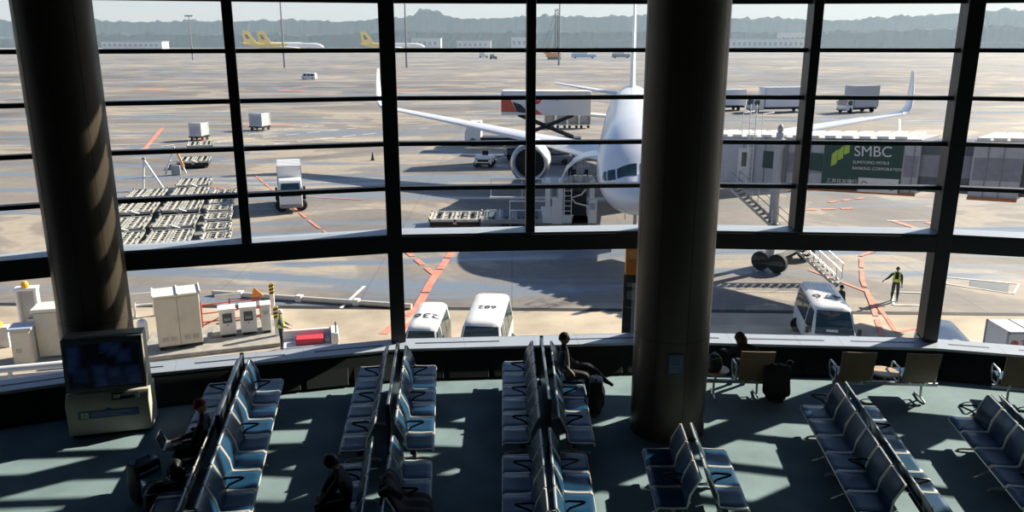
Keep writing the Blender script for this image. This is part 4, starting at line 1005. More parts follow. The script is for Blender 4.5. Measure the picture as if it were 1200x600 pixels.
MB().prism([(1.55, 1.2), (2.1, 1.2), (1.7, 1.65)], .15, .22, 'y').build('orange_board', 'orange', br)
MB().box(.0, 1.1, .02, .06, 1.25, 1.5).build('notice_board', 'white_matte', br)
sp = thing('sign_stand', (-17.0, 35.8, AP), R(15), 'low white sign stand behind the left column and the cream cabinet', 'sign')
MB().box(-.7, .7, -.03, .03, .75, 1.15).build('board', 'white_paint', sp, bevel=.01)
for x in (-.5, .35): MB().box(x-.05, x+.05, -.05, .05, 0, .9).build('leg', 'white_paint', sp)
MB().box(-1.4, 1.9, .1, .16, .5, .58).build('crossbar', 'white_paint', sp)
tk = thing('white_tank', (-14.85, 30.75, AP), R(20), 'small white cylinder standing left of the big cream cabinet', 'tank')
MB().lathe([(.0, .7), (.12, .7), (.2, .8), (.2, 1.5), (.14, 1.6), (.05, 1.62), (.05, 1.72), (0, 1.72)], n=20).build('vessel', 'white_paint', tk); MB().box(-.05, .05, -.05, .05, 0, .75).build('stem', 'hub_grey', tk)
c2 = thing('equipment_cabinet', (-18.3, 30.7, AP), R(14), 'cream cabinet with a small grey window, left of the left column', 'cabinet')
MB().box(-.75, .95, 0, .9, .1, 2.0).build('body', 'cabinet_cream', c2, bevel=.015)
MB().box(-.82, 1.0, -.1, 1.0, 2.0, 2.12).build('roof', 'cabinet_roof', c2, bevel=.02)
for x0, x1 in ((-.72, .08), (.11, .92)):
    d = MB().box(x0, x1, -.03, 0, .16, 1.94).build('door', 'cabinet_cream', c2, bevel=.006)
    hx = .02 if x0 < 0 else .17
    MB().box(hx-.012, hx+.012, -.06, -.03, .95, 1.12).build('handle', 'steel', d)
MB().box(.35, .85, -.045, -.02, 1.15, 1.7).build('inspection_window', 'container_grey', c2, bevel=.01)
c3 = thing('equipment_cabinet', (-19.35, 29.9, AP), R(14), 'short grey-cream cabinet with a pale lid, furthest left in the lower windows', 'cabinet')
MB().box(-.30, .42, 0, .7, .0, 1.45).build('body', 'cabinet_cream', c3, bevel=.012); MB().box(-.36, .5, -.08, .8, 1.45, 1.55).build('lid', 'ledge_top', c3, bevel=.01)
MB().box(-.26, .38, -.025, 0, .1, 1.38).build('door', 'cabinet_cream', c3, bevel=.005); MB().box(-.15, .05, -.035, -.02, .55, .72).build('lock_plate', 'hub_grey', c3)
am = thing('beacon_post', (-20.9, 33.3, AP), R(14), 'white frame post with an amber beacon on top behind the short cabinet', 'beacon')
MB().box(-.42, -.34, -.1, .3, 0, 2.05).box(.30, .42, -.1, .3, 0, 2.05).box(-.45, .45, -.14, .34, 2.05, 2.17).build('frame', 'white_paint', am, bevel=.01)
MB().box(-.34, .30, .2, .26, .3, 2.05).build('back_panel', 'bridge_grey', am); MB().lathe([(.13, 2.17), (.15, 2.2), (.15, 2.35), (.09, 2.45), (0, 2.47)], n=16).build('amber_beacon', 'signal_amber', am)
MB().box(-.1, .15, 0, .2, .3, .75).build('junction_box', 'hub_grey', am)
br2 = thing('barrier_gate', (-21.6, 31.9, AP), R(14), 'pair of raised white barrier arms at the left edge of the photo', 'barrier')
for dx in (0, -.75): MB().tube([(dx, 0, .7), (dx-1.5, .5, 3.0)], .085, 8).build('barrier_arm', 'white_paint', br2)
MB().tube([(-2, 0, .65), (.5, 0, .75)], .09, 8).box(.1, .55, -.2, .2, .0, .9).build('pivot', 'white_matte', br2); MB().lathe([(.12, -.2), (.12, .2)], (.2, -.05, .95), 'y', 12).build('amber_lamp', 'signal_amber', br2)
bs = thing('tow_tractor', (-22.8, 29.9, AP), R(14), 'dark low equipment below the barrier arms at the left edge', 'tractor')
MB().prism([(-1.6, .35), (-1.6, .75), (-.6, .8), (-.4, 1.15), (.4, 1.15), (.9, .8), (1.5, .75), (1.5, .35)], -.6, .6, 'y').build('body', 'dark_metal', bs, bevel=.04)
for x in (-1, 1):
    for y in (-.6, .6): wheel(bs, x, y, .35, .2)
pr = thing('guard_rail', (-14.6, 20.9, AP), math.atan2(.43, 1.63), 'white pipe guard rail just outside the window at the left edge', 'rail')
MB().tube([(-6, 0, 3.6), (3.2, 0, 3.6)], .10, 10).build('top_pipe', 'white_paint', pr)
for x in (-3.8, -1.6, .6, 2.4): MB().tube([(x, 0, 0), (x, 0, 3.6)], .06, 8).build('post', 'white_paint', pr)
MB().box(-6, 3.2, -.04, .04, 3.2, 3.42).build('lower_band', 'white_matte', pr)
pk = thing('pipe_run', (-13.6, 38.7, AP), math.atan2(-1.1, 5.2), 'long pale pipe lying on the apron behind the charging posts', 'pipe')
MB().tube([(-1.5, 0, .14), (9, 0, .14)], .13, 10).build('pipe_body', 'cabinet_cream', pk)
for x in (0, 3.2, 6.2): MB().box(x-.15, x+.15, -.16, .16, 0, .32).build('pipe_saddle', 'white_matte', pk, bevel=.02)
wc = thing('service_cart', (-8.2, 31.1, AP), R(14), 'low white and red cart beside the white-helmeted worker at the ledge', 'cart')
MB().box(-1.1, 1.1, -.5, .5, .35, .55).box(-1.1, 1.1, .35, .5, .55, .95).box(.8, 1.1, -.5, .5, .55, 1.0).build('body', 'white_paint', wc, bevel=.03)
MB().box(-.6, .5, -.35, .2, .55, .8).build('red_case', 'logo_red', wc, bevel=.04); MB().box(.55, .78, -.3, .2, .55, .75).build('grey_case', 'hub_grey', wc, bevel=.02)
for x in (-.7, .7):
    for y in (-.45, .45): wheel(wc, x, y, .22, .14)
MB().tube([(1.0, -.4, 1.0), (1.0, -.4, 1.45)], .03, 6).build('handle', 'dark_metal', wc)

# ------------------------------------------------------------------ far side of the apron
def yplane(x, y, k, rz, label):
    t = thing('yellow_airliner', (x, y, AP), rz, label, 'airplane', 'parked planes with yellow tails'); t.scale = (k, k, k)
    S_ = [(0, .08, 3.2, 3.0), (.6, .9, 3.9, 2.4), (2, 1.6, 4.8, 1.9), (4.5, 1.95, 5.35, 1.65), (10, 1.97, 5.4, 1.62), (22, 1.97, 5.4, 1.62), (28, 1.8, 5.4, 2.1), (33, 1.1, 5.2, 3.4), (36.5, .3, 4.9, 4.4)]
    def rg(s): return [(s[0], s[1]*math.cos(2*math.pi*q/24), (s[2]+s[3])/2+(s[2]-s[3])/2*math.sin(2*math.pi*q/24)) for q in range(24)]
    MB().loft([rg(s) for s in S_[:6]]).build('fuselage', 'white_paint', t)
    MB().loft([rg((20, 1.985, 5.41, 1.60)), rg((22, 1.985, 5.41, 1.6))]+[rg(s) for s in S_[6:]]).build('rear_fuselage', 'plane_yellow', t)
    MB().loft([rg((12, 1.98, 3.0, 1.61)), rg((20, 1.99, 3.9, 1.6))]).build('yellow_belly', 'plane_yellow', t)
    MB().loft([[(29, -.2, 5.1), (36, -.2, 5.0), (36, .2, 5.0), (29, .2, 5.1)], [(33.5, -.1, 11.6), (36.6, -.1, 11.6), (36.6, .1, 11.6), (33.5, .1, 11.6)]]).build('tail_fin', 'plane_yellow', t)
    MB().prism([(32.3, 7.2), (34.4, 7.2), (35.3, 9.6), (34.0, 9.6)], -.19, .19, 'y').build('fin_badge', 'uniform_navy', t)
    for sy in (-1, 1):
        MB().loft([[(12, sy*1.6, 2.5), (18.5, sy*1.6, 2.4), (18.5, sy*1.6, 2.7), (12, sy*1.6, 2.9)], [(19.6, sy*16.5, 3.6), (21.2, sy*16.5, 3.6), (21.2, sy*16.5, 3.7), (19.6, sy*16.5, 3.8)]]).build('wing', 'white_paint', t)
        MB().lathe([(.8, 0), (1.05, .5), (1.0, 2), (.6, 3.6)], (0, 0, 0), 'x', 20).build('engine', 'plane_yellow', t, loc=(11.5, sy*5.6, 1.6))
        MB().loft([[(32, sy*.6, 4.6), (35.5, sy*.6, 4.6), (35.5, sy*.6, 4.8), (32, sy*.6, 4.85)], [(35, sy*6, 5.2), (36.6, sy*6, 5.2), (36.6, sy*6, 5.3), (35, sy*6, 5.35)]]).build('tailplane', 'plane_yellow', t)
    for gx, gy in ((4.5, 0), (17.5, -3), (17.5, 3)):
        MB().tube([(gx, gy, .5), (gx, gy, 2.2)], .15, 8).lathe([(.3, -.3), (.55, -.3), (.55, .3), (.3, .3)], (gx, gy, .55), 'y', 16).build('landing_gear', 'dark_metal', t)
    return t
yplane(-170, 758, 1.62, R(181), 'nearer of the pair of yellow-tailed planes, its white nose fully visible')
yplane(-194, 800, 1.70, R(181), 'further of the pair of yellow-tailed planes, its tail furthest left')
yplane(-80, 770, 1.6, R(181), 'lone yellow-tailed plane behind the left thick window post')
def mast(x, y, h, label):
    t = thing('light_mast', (x, y, AP), 0, label, 'light mast', 'far apron light masts')
    MB().lathe([(.55, 0), (.5, 2), (.25, h)], n=12).build('pole', 'far_grey', t)
    MB().box(-2.4, 2.4, -.3, .3, h, h+.5).build('crossarm', 'far_grey', t)
    for q in range(4): MB().box(-2.2+q*1.25, -1.5+q*1.25, -.7, -.2, h-.5, h+.1).build('floodlight', 'hub_grey', t)
mast(-193, 505, 25.5, 'thin light mast left of the first thin window post')
mast(-101, 370, 32, 'tall dark light mast above the yellow-tailed planes')
mast(-47, 372, 32, 'tall dark light mast right of the left thick window post')
mast(22.5, 400, 33, 'tall light mast beside the orange crane')
cr = thing('crane', (26, 515, AP), R(0), 'orange crawler crane with a dark mast and stay cables far behind the airliner', 'crane')
MB().box(-5, 4, -2, 2, 1.5, 4).prism([(-7, 3.4), (-3, 3.4), (1.5, 6.5), (1, 7.5)], -1, 1, 'y').build('body', 'orange', cr, bevel=.1)
for y in (-2, 2): MB().box(-4, 4, y-.5, y+.5, 0, 1.5).build('track', 'dark_metal', cr)
mm_ = MB()
for dx in (-.8, .8):
    for dy in (-.5, .5): mm_.tube([(1.2+dx, dy, 2), (1.2+dx, dy, 30)], .22, 6)
for q in range(14): mm_.tube([(.4, -.5, 2+q*2), (2, -.5, 4+q*2)], .12, 4)
mm_.build('mast', 'dark_metal', cr); MB().tube([(-8, 0, 5), (1.2, 0, 30)], .12, 5).tube([(-5.5, 0, 4), (.8, 0, 22)], .12, 5).build('stay_cables', 'dark_metal', cr)
def lowveh(x, y, w_, h_, label, mat, top='white_paint', name='service_vehicle'):
    t = thing(name, (x, y, AP), 0, label, 'vehicle', 'service vehicles far across the apron')
    MB().box(-w_/2, w_/2, -1.2, 1.2, .6, h_*.6).build('body', mat, t, bevel=.1); MB().box(-w_/2+.3, w_/2-w_*.35, -1.1, 1.1, h_*.6, h_).build('upper_body', top, t, bevel=.1)
    for sx in (-.35, .35):
        for sy in (-1.1, 1.1): MB().lathe([(.25, -.15), (.55, -.15), (.55, .15), (.25, .15)], (sx*w_, sy, .55), 'y', 14).build('wheel', 'rubber', t)
lowveh(47, 548, 16, 4.2, 'long blue-grey service vehicle far behind the tail fin, left of its neighbour', 'bag_blue')
lowveh(72, 552, 12, 4.4, 'blue-grey service vehicle far behind, nearest to the tail fin', 'bridge_band')
lowveh(-19, 560, 6.2, 3.6, 'small white vehicle far off above the red-tailed catering box', 'white_paint')
lowveh(-11.5, 515, 4.5, 3.2, 'small dark vehicle far off just right of a white one', 'dark_metal', 'far_grey')
lowveh(-252, 395, 3.4, 3, 'tiny white and orange vehicle at the left edge of the photo', 'white_paint', 'orange')
def house(x, y, w_, d_, h_, label, mat='far_white'):
    t = thing('airport_building', (x, y, AP), 0, label, 'building', 'low buildings before the far woods')
    MB().box(-w_/2, w_/2, -d_/2, d_/2, 0, h_).build('wall', mat, t); MB().box(-w_/2-1, w_/2+1, -d_/2-1, d_/2+1, h_, h_+.8).build('roof', 'far_grey', t)
    wn = MB()
    for q in range(int(w_/6)): wn.box(-w_/2+2+q*6, -w_/2+5+q*6, -d_/2-.2, -d_/2, h_*.4, h_*.7)
    wn.build('window_row', 'bridge_band', t)
for x, y, w_, d_, h_, lb_, mt in [(-520, 960, 60, 20, 12, 'low pale building before the woods, left of the far light mast', 'far_white'), (-440, 980, 70, 20, 9, 'long low pale building right of the thin far light mast', 'far_white'), (-640, 1000, 26, 20, 26, 'tall pale building at the left edge before the hill', 'far_white'),
    (-100, 985, 34, 18, 13, 'small pale building before the woods behind the yellow plane nose', 'far_white'), (-45, 1000, 40, 18, 10, 'low pale building midway along the woods left of the crane', 'far_white'), (8, 990, 18, 18, 14, 'narrow pale building just left of the crane', 'far_white'),
    (130, 1000, 60, 18, 9, 'low grey building behind the tail fin', 'far_grey'), (300, 985, 90, 18, 12, 'long pale building at the right round column', 'far_white'), (345, 1040, 30, 14, 20, 'taller pale building right of the right round column', 'far_white'), (620, 1020, 150, 20, 7, 'very long low grey building far right', 'far_grey')]: house(x, y, w_, d_, h_, lb_, mt)
# second boarding bridge end at the right edge
b2 = thing('boarding_bridge', (66.5, 92, AP), R(-12), 'grey bridge end with an orange-red edge at the right edge of the photo', 'boarding bridge', )
MB().prism([(-4.5, 2.2), (-2.7, 8.3), (9, 8.3), (9, 2.2)], -3, 3, 'y').build('bridge_cab', 'bridge_grey', b2, bevel=.1)
MB().prism([(-5.2, 2.2), (-3.3, 8.5), (-2.4, 8.5), (-4.3, 2.2)], -3.2, 3.2, 'y').build('hood', 'rust_orange', b2, bevel=.1)
MB().box(-3.3, 9, -3.1, 3.1, 8.3, 8.6).build('roof', 'rust_orange', b2); MB().box(-.8, 1.4, -3.06, -2.9, 4.4, 6.6).build('cab_window', 'glass_dark', b2, bevel=.05)
MB().lathe([(.5, 0), (.5, 2.3)], (2, 0, 0), 'z', 14).lathe([(1.1, 0), (1.1, .3)], (2, 0, 0), 'z', 14).build('support_column', 'bridge_grey', b2)

# hills with woods along their crest
def ridge(y0, pts, name, mat, amp, step, depth):
    rnd = random.Random(int(y0)); n = int((pts[-1][0]-pts[0][0])/step); V = []; F = []
    for q in range(n+1):
        x = pts[0][0]+q*step; h = pts[-1][1]
        for a, b in zip(pts, pts[1:]):
            if a[0] <= x <= b[0]: h = a[1]+(b[1]-a[1])*(x-a[0])/(b[0]-a[0]); break
        j = amp*(rnd.random()-.5)*2+amp*.8*math.sin(x*.031)+amp*.5*math.sin(x*.11+1)
        V += [(x, y0-4, AP), (x, y0-2+rnd.random()*3, AP+(h-AP)*.45+rnd.random()*amp), (x, y0+rnd.random()*4, h-amp*1.2+rnd.random()*amp), (x, y0+6, h+j), (x, y0+depth, AP)]
    for q in range(n):
        for r_ in range(4): a = q*5+r_; F.append((a, a+5, a+6, a+1))
    m_ = MB().add(V, F); tag(m_.build(name, mat, smooth=False), kind='structure')
ridge(1480, [(-1500, 20), (-960, 26), (-900, 38), (-760, 37), (-520, 36), (-440, 40), (-330, 35), (-205, 43), (-172, 44), (-165, 53), (-128, 53), (-118, 44), (-60, 42), (60, 44), (200, 46), (330, 44), (420, 41), (540, 40), (620, 39), (720, 47), (830, 54), (980, 55), (1200, 53), (1600, 52)], 'hills', 'hill_far', 2.6, 6, 300)
ridge(1180, [(-1300, 3), (-700, 8), (-500, 14), (-300, 12), (-150, 17), (20, 16), (200, 18), (330, 17), (430, 14), (560, 20), (800, 26), (1300, 24)], 'hills_front', 'hill_forest', 2.2, 5, 150)
hz = MB().box(-1700, 1700, 220, 1470, AP+.3, 95).build('haze', 'distant_haze', smooth=False); tag(hz, 'thin bluish haze lying over the far apron and woods', 'haze', kind='stuff')

# painted markings
_ln = [0]
def line(mb, pts, wd, z, dash=None):
    _ln[0] += 1; z += .0012*(_ln[0] % 9)
    for a, b in zip(pts, pts[1:]):
        z += .0009; a = Vector(a); b = Vector(b); d = b-a; L = d.length; d.normalize(); n = Vector((-d.y, d.x))*wd/2
        segs = [(0, L)] if not dash else [(s_, min(L, s_+dash[0])) for s_ in [k_*(dash[0]+dash[1]) for k_ in range(int(L/(dash[0]+dash[1]))+1)]]
        for s0_, s1_ in segs:
            p, q = a+d*s0_, a+d*s1_; mb.prism([tuple(p-n), tuple(q-n), tuple(q+n), tuple(p+n)], AP+z, AP+z+.006, 'z')
rm = MB()
line(rm, [(-5.63, 33.4), (-4.55, 37.0), (-4.3, 41.3), (-3.75, 46.6), (-3.4, 52)], .42, .022, (2.2, .25))
line(rm, [(-5.0, 33.4), (-3.95, 37.0)], .28, .022)
line(rm, [(-7.2, 49.5), (-4.2, 42.6)], .34, .022, (1.3, .7))
line(rm, [(-24.5, 76.5), (-14, 55.5), (-11.5, 51.0)], .2, .022, (2.0, .8))
line(rm, [(-37.9, 99), (-45.5, 121)], .6, .022); line(rm, [(-42.0, 92), (-50.5, 118)], .5, .022)
line(rm, [(-30, 72), (-20, 66), (-12, 64)], .16, .022)
line(rm, [(16.1, 33.2), (17.6, 37.8), (18.7, 41.5), (20.8, 46.7), (27, 52)], .24, .022, (2.2, .5))
line(rm, [(16.6, 43.6), (18.1, 39.6), (17.4, 35.8), (16.9, 33.6), (18.3, 34.3)], .2, .022)
line(rm, [(20.6, 37.5), (21.2, 39.5)], .5, .022)
line(rm, [(27.0, 56.2), (27.6, 53.8)], .45, .022); line(rm, [(29.1, 55.8), (29.8, 53.6)], .45, .022)
line(rm, [(25, 63), (29, 65)], .35, .022, (1, .5)); line(rm, [(22, 60), (26, 60.6)], .35, .022, (1, .5))
for x, y in ((-58, 205), (-30, 208), (52, 205), (-95, 210), (-40, 122)): line(rm, [(x, y), (x+7, y)], 2.6 if y > 150 else 1.2, .022)
tag(rm.build('ground_marking_red', 'mark_red', smooth=False), kind='structure')
wm = MB()
for y, x0, x1 in ((131, -90, -8), (122.5, -80, -14), (139, -70, 60), (170, -120, 110), (205, -160, 20)): line(wm, [(x0, y), (x1, y+2)], .28, .021)
line(wm, [(-50.8, 98), (-12, 107)], .25, .021); line(wm, [(-47, 88), (-30, 120)], .22, .021, (2, 1.5)); line(wm, [(-39.2, 98.7), (-22.5, 118)], .3, .021, (2.2, 1.2)); line(wm, [(-36, 92), (-18, 112)], .3, .021, (2.2, 1.2))
line(wm, [(18.5, 37.4), (19.4, 39.5), (21.5, 39.3), (20.7, 37.2), (18.5, 37.4)], .12, .021)
line(wm, [(23.4, 42.2), (26.7, 40.9), (25.4, 39.2), (22.9, 40.9), (23.4, 42.2)], .10, .021)
line(wm, [(18.5, 49.8), (23, 49.8)], .14, .021); line(wm, [(26.6, 56.3), (29.6, 56.3)], .14, .021)
line(wm, [(62, 131), (44, 92)], .35, .021, (2.5, 1)); line(wm, [(66, 122), (50, 86)], .3, .021)
for k_ in range(5): line(wm, [(-120+k_*55, 240+k_*11), (-60+k_*60, 250+k_*8)], .6, .021)
line(wm, [(-7.7, 40.5), (-8.2, 36.9)], .16, .021)
dk = MB().prism([(24.5, 41.6), (26.2, 40.9), (25.3, 39.5), (23.8, 40.4)], AP, AP+.02, 'z'); tag(dk.build('ground_marking_dark', 'bridge_dark', smooth=False), kind='structure')
tag(wm.build('ground_marking_white', 'mark_white', smooth=False), kind='structure')
# ------------------------------------------------------------------ dark board outside by the right column
gb = thing('guidance_board', (2.84, 18.9, AP), R(-6), 'dark upright board with an orange top outside, left of the right round column', 'sign')
MB().box(-.13, .4, -.12, .12, 0, 7.0).build('board_post', 'frame_black', gb, bevel=.02); MB().box(-.10, .4, -.16, .16, 7.0, 7.75).build('orange_top', 'orange', gb, bevel=.02)
MB().box(.08, .3, -.15, -.12, 5.2, 6.8).build('pale_strip', 'ledge_top', gb)

# ------------------------------------------------------------------ people
def head_mesh(mb_v, mb_f, c, fwd, up, m_skin, k=1.0):
    """head with brow, nose, mouth, chin and ears around centre c; returns nothing, appends"""
    F = Vector(fwd).normalized(); U = Vector(up); U = (U-F*U.dot(F)).normalized(); X = F.cross(U)
    nu, nv = 24, 18; o = len(mb_v)
    for v in range(nv+1):
        ph = math.pi*v/nv; z = math.cos(ph)
        for u in range(nu):
            th = 2*math.pi*u/nu; x = math.sin(ph)*math.sin(th); y = math.sin(ph)*math.cos(th)      # y = towards the face
            hx = .076*x*(1-.22*max(0, -z)); hy = .096*y; hz = .118*z
            if y > 0:
                hy += -.010*max(0, -z)*y
                ang = math.atan2(x, y)
                hy += .024*math.exp(-(ang/.16)**2)*math.exp(-((z+.12)/.16)**2)          # nose
                hy += .007*math.exp(-(ang/.35)**2)*math.exp(-((z+.45)/.07)**2)          # lips
                hy += .009*math.exp(-(ang/.3)**2)*math.exp(-((z+.80)/.14)**2)           # chin
                hy -= .010*(math.exp(-((abs(ang)-.42)/.18)**2))*math.exp(-((z-.02)/.10)**2)  # eye sockets
                hy += .005*math.exp(-((abs(ang)-.4)/.3)**2)*math.exp(-((z-.2)/.08)**2)  # brow
            mb_v.append(Vector(c)+(X*hx+F*hy+U*hz)*k)
    for v in range(nv):
        for u in range(nu): mb_f.append(((o+v*nu+u, o+v*nu+(u+1) % nu, o+(v+1)*nu+(u+1) % nu, o+(v+1)*nu+u), m_skin))
    for sx in (-1, 1):                                                                  # ears
        o2 = len(mb_v); cc = Vector(c)+(X*sx*.078-F*.008-U*.01)*k
        for v in range(7):
            for u in range(10):
                ph = math.pi*v/6; th = 2*math.pi*u/10
                mb_v.append(cc+(X*.010*math.sin(ph)*math.cos(th)+F*.020*math.sin(ph)*math.sin(th)+U*.032*math.cos(ph))*k)
        for v in range(6):
            for u in range(10): mb_f.append(((o2+v*10+u, o2+v*10+(u+1) % 10, o2+(v+1)*10+(u+1) % 10, o2+(v+1)*10+u), m_skin))
    for sx in (-1, 1):                                                                  # eyes
        o2 = len(mb_v); cc = Vector(c)+(X*sx*.031+F*.080+U*.004)*k
        for v in range(5):
            for u in range(8):
                ph = math.pi*v/4; th = 2*math.pi*u/8
                mb_v.append(cc+(X*math.sin(ph)*math.cos(th)+F*math.sin(ph)*math.sin(th)*.8+U*math.cos(ph)*.7)*.012*k)
        for v in range(4):
            for u in range(8): mb_f.append(((o2+v*8+u, o2+v*8+(u+1) % 8, o2+(v+1)*8+(u+1) % 8, o2+(v+1)*8+u), 4))
def person(loc, rz, J, label, mats, look=(0, 1, -.1), hup=(0, 0, 1), hair='hair_dark', hairstyle='short', group=None, curl=.5, bulk=1.0, hipw=1.0):
    """joints are local: +y is the way the body faces, +x its right side. mats: skin, top, trousers, shoes"""
    t = thing('person', loc, rz, label, 'person', group)
    verts = []; edges = []; rad = []; segm = []
    def V(p, r): verts.append(Vector(p)); rad.append(r if isinstance(r, tuple) else (r, r)); return len(verts)-1
    def E_(a, b, m): edges.append((a, b)); segm.append(m)
    b = bulk
    pel = V(J['pelvis'], (.145*b*hipw, .115*b)); spi = V(J['spine'], (.135*b, .11*b)); che = V(J['chest'], (.155*b, .115*b)); nk = V(J['neck'], .056); hd = V(J['head'], .05)
    E_(pel, spi, 1); E_(spi, che, 1); E_(che, nk, 1); E_(nk, hd, 0)
    for s in ('r', 'l'):
        sh = V(J['shoulder_'+s], .066*b); el = V(J['elbow_'+s], .047*b); wr = V(J['wrist_'+s], .029)
        E_(che, sh, 1); E_(sh, el, 1)
        mid = V(verts[el].lerp(verts[wr], .8), .036*b); E_(el, mid, 1); E_(mid, wr, 0)
        d = (verts[wr]-verts[el]).normalized()
        if 'hand_'+s in J: d = Vector(J['hand_'+s]).normalized()
        pn = Vector(J.get('palm_'+s, (0, 0, -1))); pn = (pn-d*pn.dot(d)).normalized(); side = d.cross(pn)*(1 if s == 'r' else -1)
        pa = V(verts[wr]+d*.055, (.036, .018)); E_(wr, pa, 0)
        for q, (off, ln) in enumerate(((-.030, .070), (-.010, .080), (.010, .076), (.029, .060))):
            k1 = V(verts[wr]+d*.092+side*off, .0095); k2 = V(verts[k1]+(d*(1-.4*curl)+pn*curl*.8).normalized()*ln*.5, .0088); k3 = V(verts[k2]+(d*(1-.9*curl)+pn*curl*1.2).normalized()*ln*.5, .0072)
            E_(pa, k1, 0); E_(k1, k2, 0); E_(k2, k3, 0)
        t1 = V(verts[wr]+d*.045-side*.044, .0115); t2 = V(verts[t1]+(d*.75-side*.45+pn*.35).normalized()*.036, .010); t3 = V(verts[t2]+(d*.9-side*.05+pn*.4).normalized()*.03, .008)
        E_(pa, t1, 0); E_(t1, t2, 0); E_(t2, t3, 0)
        hp = V(J['hip_'+s], .098*b*hipw); kn = V(J['knee_'+s], .064*b); ca = V(verts[kn].lerp(Vector(J['ankle_'+s]), .35), .060*b); an = V(J['ankle_'+s], .043); to = V(J['toe_'+s], .034)
        hl = V(verts[an]+(verts[an]-Vector(J['toe_'+s])).normalized()*.05+Vector((0, 0, -.03)), .036)
        E_(pel, hp, 2); E_(hp, kn, 2); E_(kn, ca, 2); E_(ca, an, 2); E_(an, to, 3); E_(an, hl, 3)
    me = bpy.data.meshes.new('skeleton'); me.from_pydata([tuple(v) for v in verts], edges, [])
    o = bpy.data.objects.new('skeleton', me); COL.objects.link(o)
    md = o.modifiers.new('skin', 'SKIN'); md.use_smooth_shade = True; md.branch_smoothing = .6
    if not me.skin_vertices: bpy.context.view_layer.objects.active = o; bpy.ops.mesh.customdata_skin_add()
    sv = me.skin_vertices[0].data
    for q, r in enumerate(rad): sv[q].radius = r; sv[q].use_root = (q == 0)
    sd = o.modifiers.new('sub', 'SUBSURF'); sd.levels = 2; sd.render_levels = 2
    dg = bpy.context.evaluated_depsgraph_get(); em = bpy.data.meshes.new_from_object(o.evaluated_get(dg)); bpy.data.objects.remove(o)
    PV = [v.co.copy() for v in em.vertices]; PF = []
    segs = [(verts[a], verts[c_], m, max(rad[a]), max(rad[c_])) for (a, c_), m in zip(edges, segm)]
    for p in em.polygons:
        c_ = p.center; best = 1e9; bm = 0
        for A, B_, m, ra, rb_ in segs:
            ab = B_-A; u = max(0, min(1, (c_-A).dot(ab)/max(1e-9, ab.length_squared))); dd = (c_-(A+ab*u)).length-(ra+(rb_-ra)*u)
            if dd < best: best = dd; bm = m
        PF.append((tuple(p.vertices), bm))
    H = Vector(J['head']); head_mesh(PV, PF, H, look, hup, 0)
    m2 = bpy.data.meshes.new('body'); m2.from_pydata([tuple(v) for v in PV], [], [f_[0] for f_ in PF])
    for mm in mats: m2.materials.append(MATS[mm])
    while len(m2.materials) < 4: m2.materials.append(MATS['rubber'])
    m2.materials.append(MATS['ink'])
    for p, f_ in zip(m2.polygons, PF): p.material_index = f_[1]; p.use_smooth = True
    bo = bpy.data.objects.new('body', m2); COL.objects.link(bo); bo.parent = t
    # hair or headgear
    F = Vector(look).normalized(); U = Vector(hup); U = (U-F*U.dot(F)).normalized(); X = F.cross(U)
    def shell(name, mat, lo_, thick, back=.0, brim=0):
        hb = MB(); rings = []
        for v in range(9):
            ph = v/8; ring = []
            for u in range(24):
                th = 2*math.pi*u/24; ff = math.cos(th); lim = lo_+(.62 if ff > .35 and hairstyle != 'cap' else 0)*min(1, max(0, ff-.35)*2.2)-back*max(0, -ff)
                a = (1-math.cos(math.pi/2*ph))*1.0; ang = ph*(math.acos(max(-1, min(1, lim))))
                r1 = math.sin(ang); zz = math.cos(ang); wx = .076+thick; wy = .096+thick
                ring.append(tuple(H+X*wx*r1*math.sin(th)+F*(wy*r1*math.cos(th)-.004)+U*(.118+thick)*zz))
            rings.append(ring)
        rings[0] = [tuple(H+U*(.118+thick)+Vector(p)*0) for p in rings[0]]
        hb.loft(rings, 0, False)
        if brim: 
            vs = []
            for q in range(9): a = R(-60+15*q); vs.append((a, brim))
            inn = [tuple(H+X*.08*math.sin(a)+F*.095*math.cos(a)+U*.045) for a, _ in vs]; ou = [tuple(H+X*.095*math.sin(a)+F*(.095*math.cos(a)+brim*math.cos(a))+U*.032) for a, _ in vs]
            hb.loft([inn, ou, [(p[0], p[1], p[2]-.008) for p in ou], [(p[0], p[1], p[2]-.008) for p in inn]], 0, False, False)
        h_ = hb.build(name, mat, t); sm = h_.modifiers.new('solid', 'SOLIDIFY'); sm.thickness = .008; return h_
    if hairstyle == 'cap': shell('cap', hair, .10, .014, .15, .06)
    elif hairstyle == 'helmet': shell('helmet', hair, .12, .028, .1, .03)
    elif hairstyle == 'beanie': shell('cap', hair, .12, .018, .3)
    else:
        shell('hair', hair, -.15 if hairstyle == 'short' else -.5, .014, .45 if hairstyle == 'short' else .4)
        if hairstyle == 'bob':
            MB().at(tuple(H-F*.045-U*.06)).lathe([(.0, .13), (.075, .10), (.108, .03), (.108, -.04), (.07, -.09), (0, -.10)], n=20).build('hair', hair, t)
    return t
def seated(lean=.08, arms='lap', knees=.13, seat=.47, yb=0):
    """sitting pose: seat top at z=seat, back of the pelvis near y=yb"""
    J = dict(pelvis=(0, yb+.10, seat+.10), spine=(0, yb+.10+lean*.5, seat+.30), chest=(0, yb+.10+lean, seat+.50), neck=(0, yb+.11+lean*1.35, seat+.66), head=(0, yb+.13+lean*1.6, seat+.80))
    for s, k in (('r', 1), ('l', -1)):
        J['shoulder_'+s] = (k*.185, yb+.10+lean, seat+.55); J['elbow_'+s] = (k*.25, yb+.20+lean, seat+.30); J['wrist_'+s] = (k*.11, yb+.40+lean, seat+.22)
        J['hip_'+s] = (k*.095, yb+.16, seat+.085); J['knee_'+s] = (k*knees, yb+.54, seat+.07); J['ankle_'+s] = (k*knees, yb+.56, .085); J['toe_'+s] = (k*(knees+.02), yb+.72, .04)
    return J
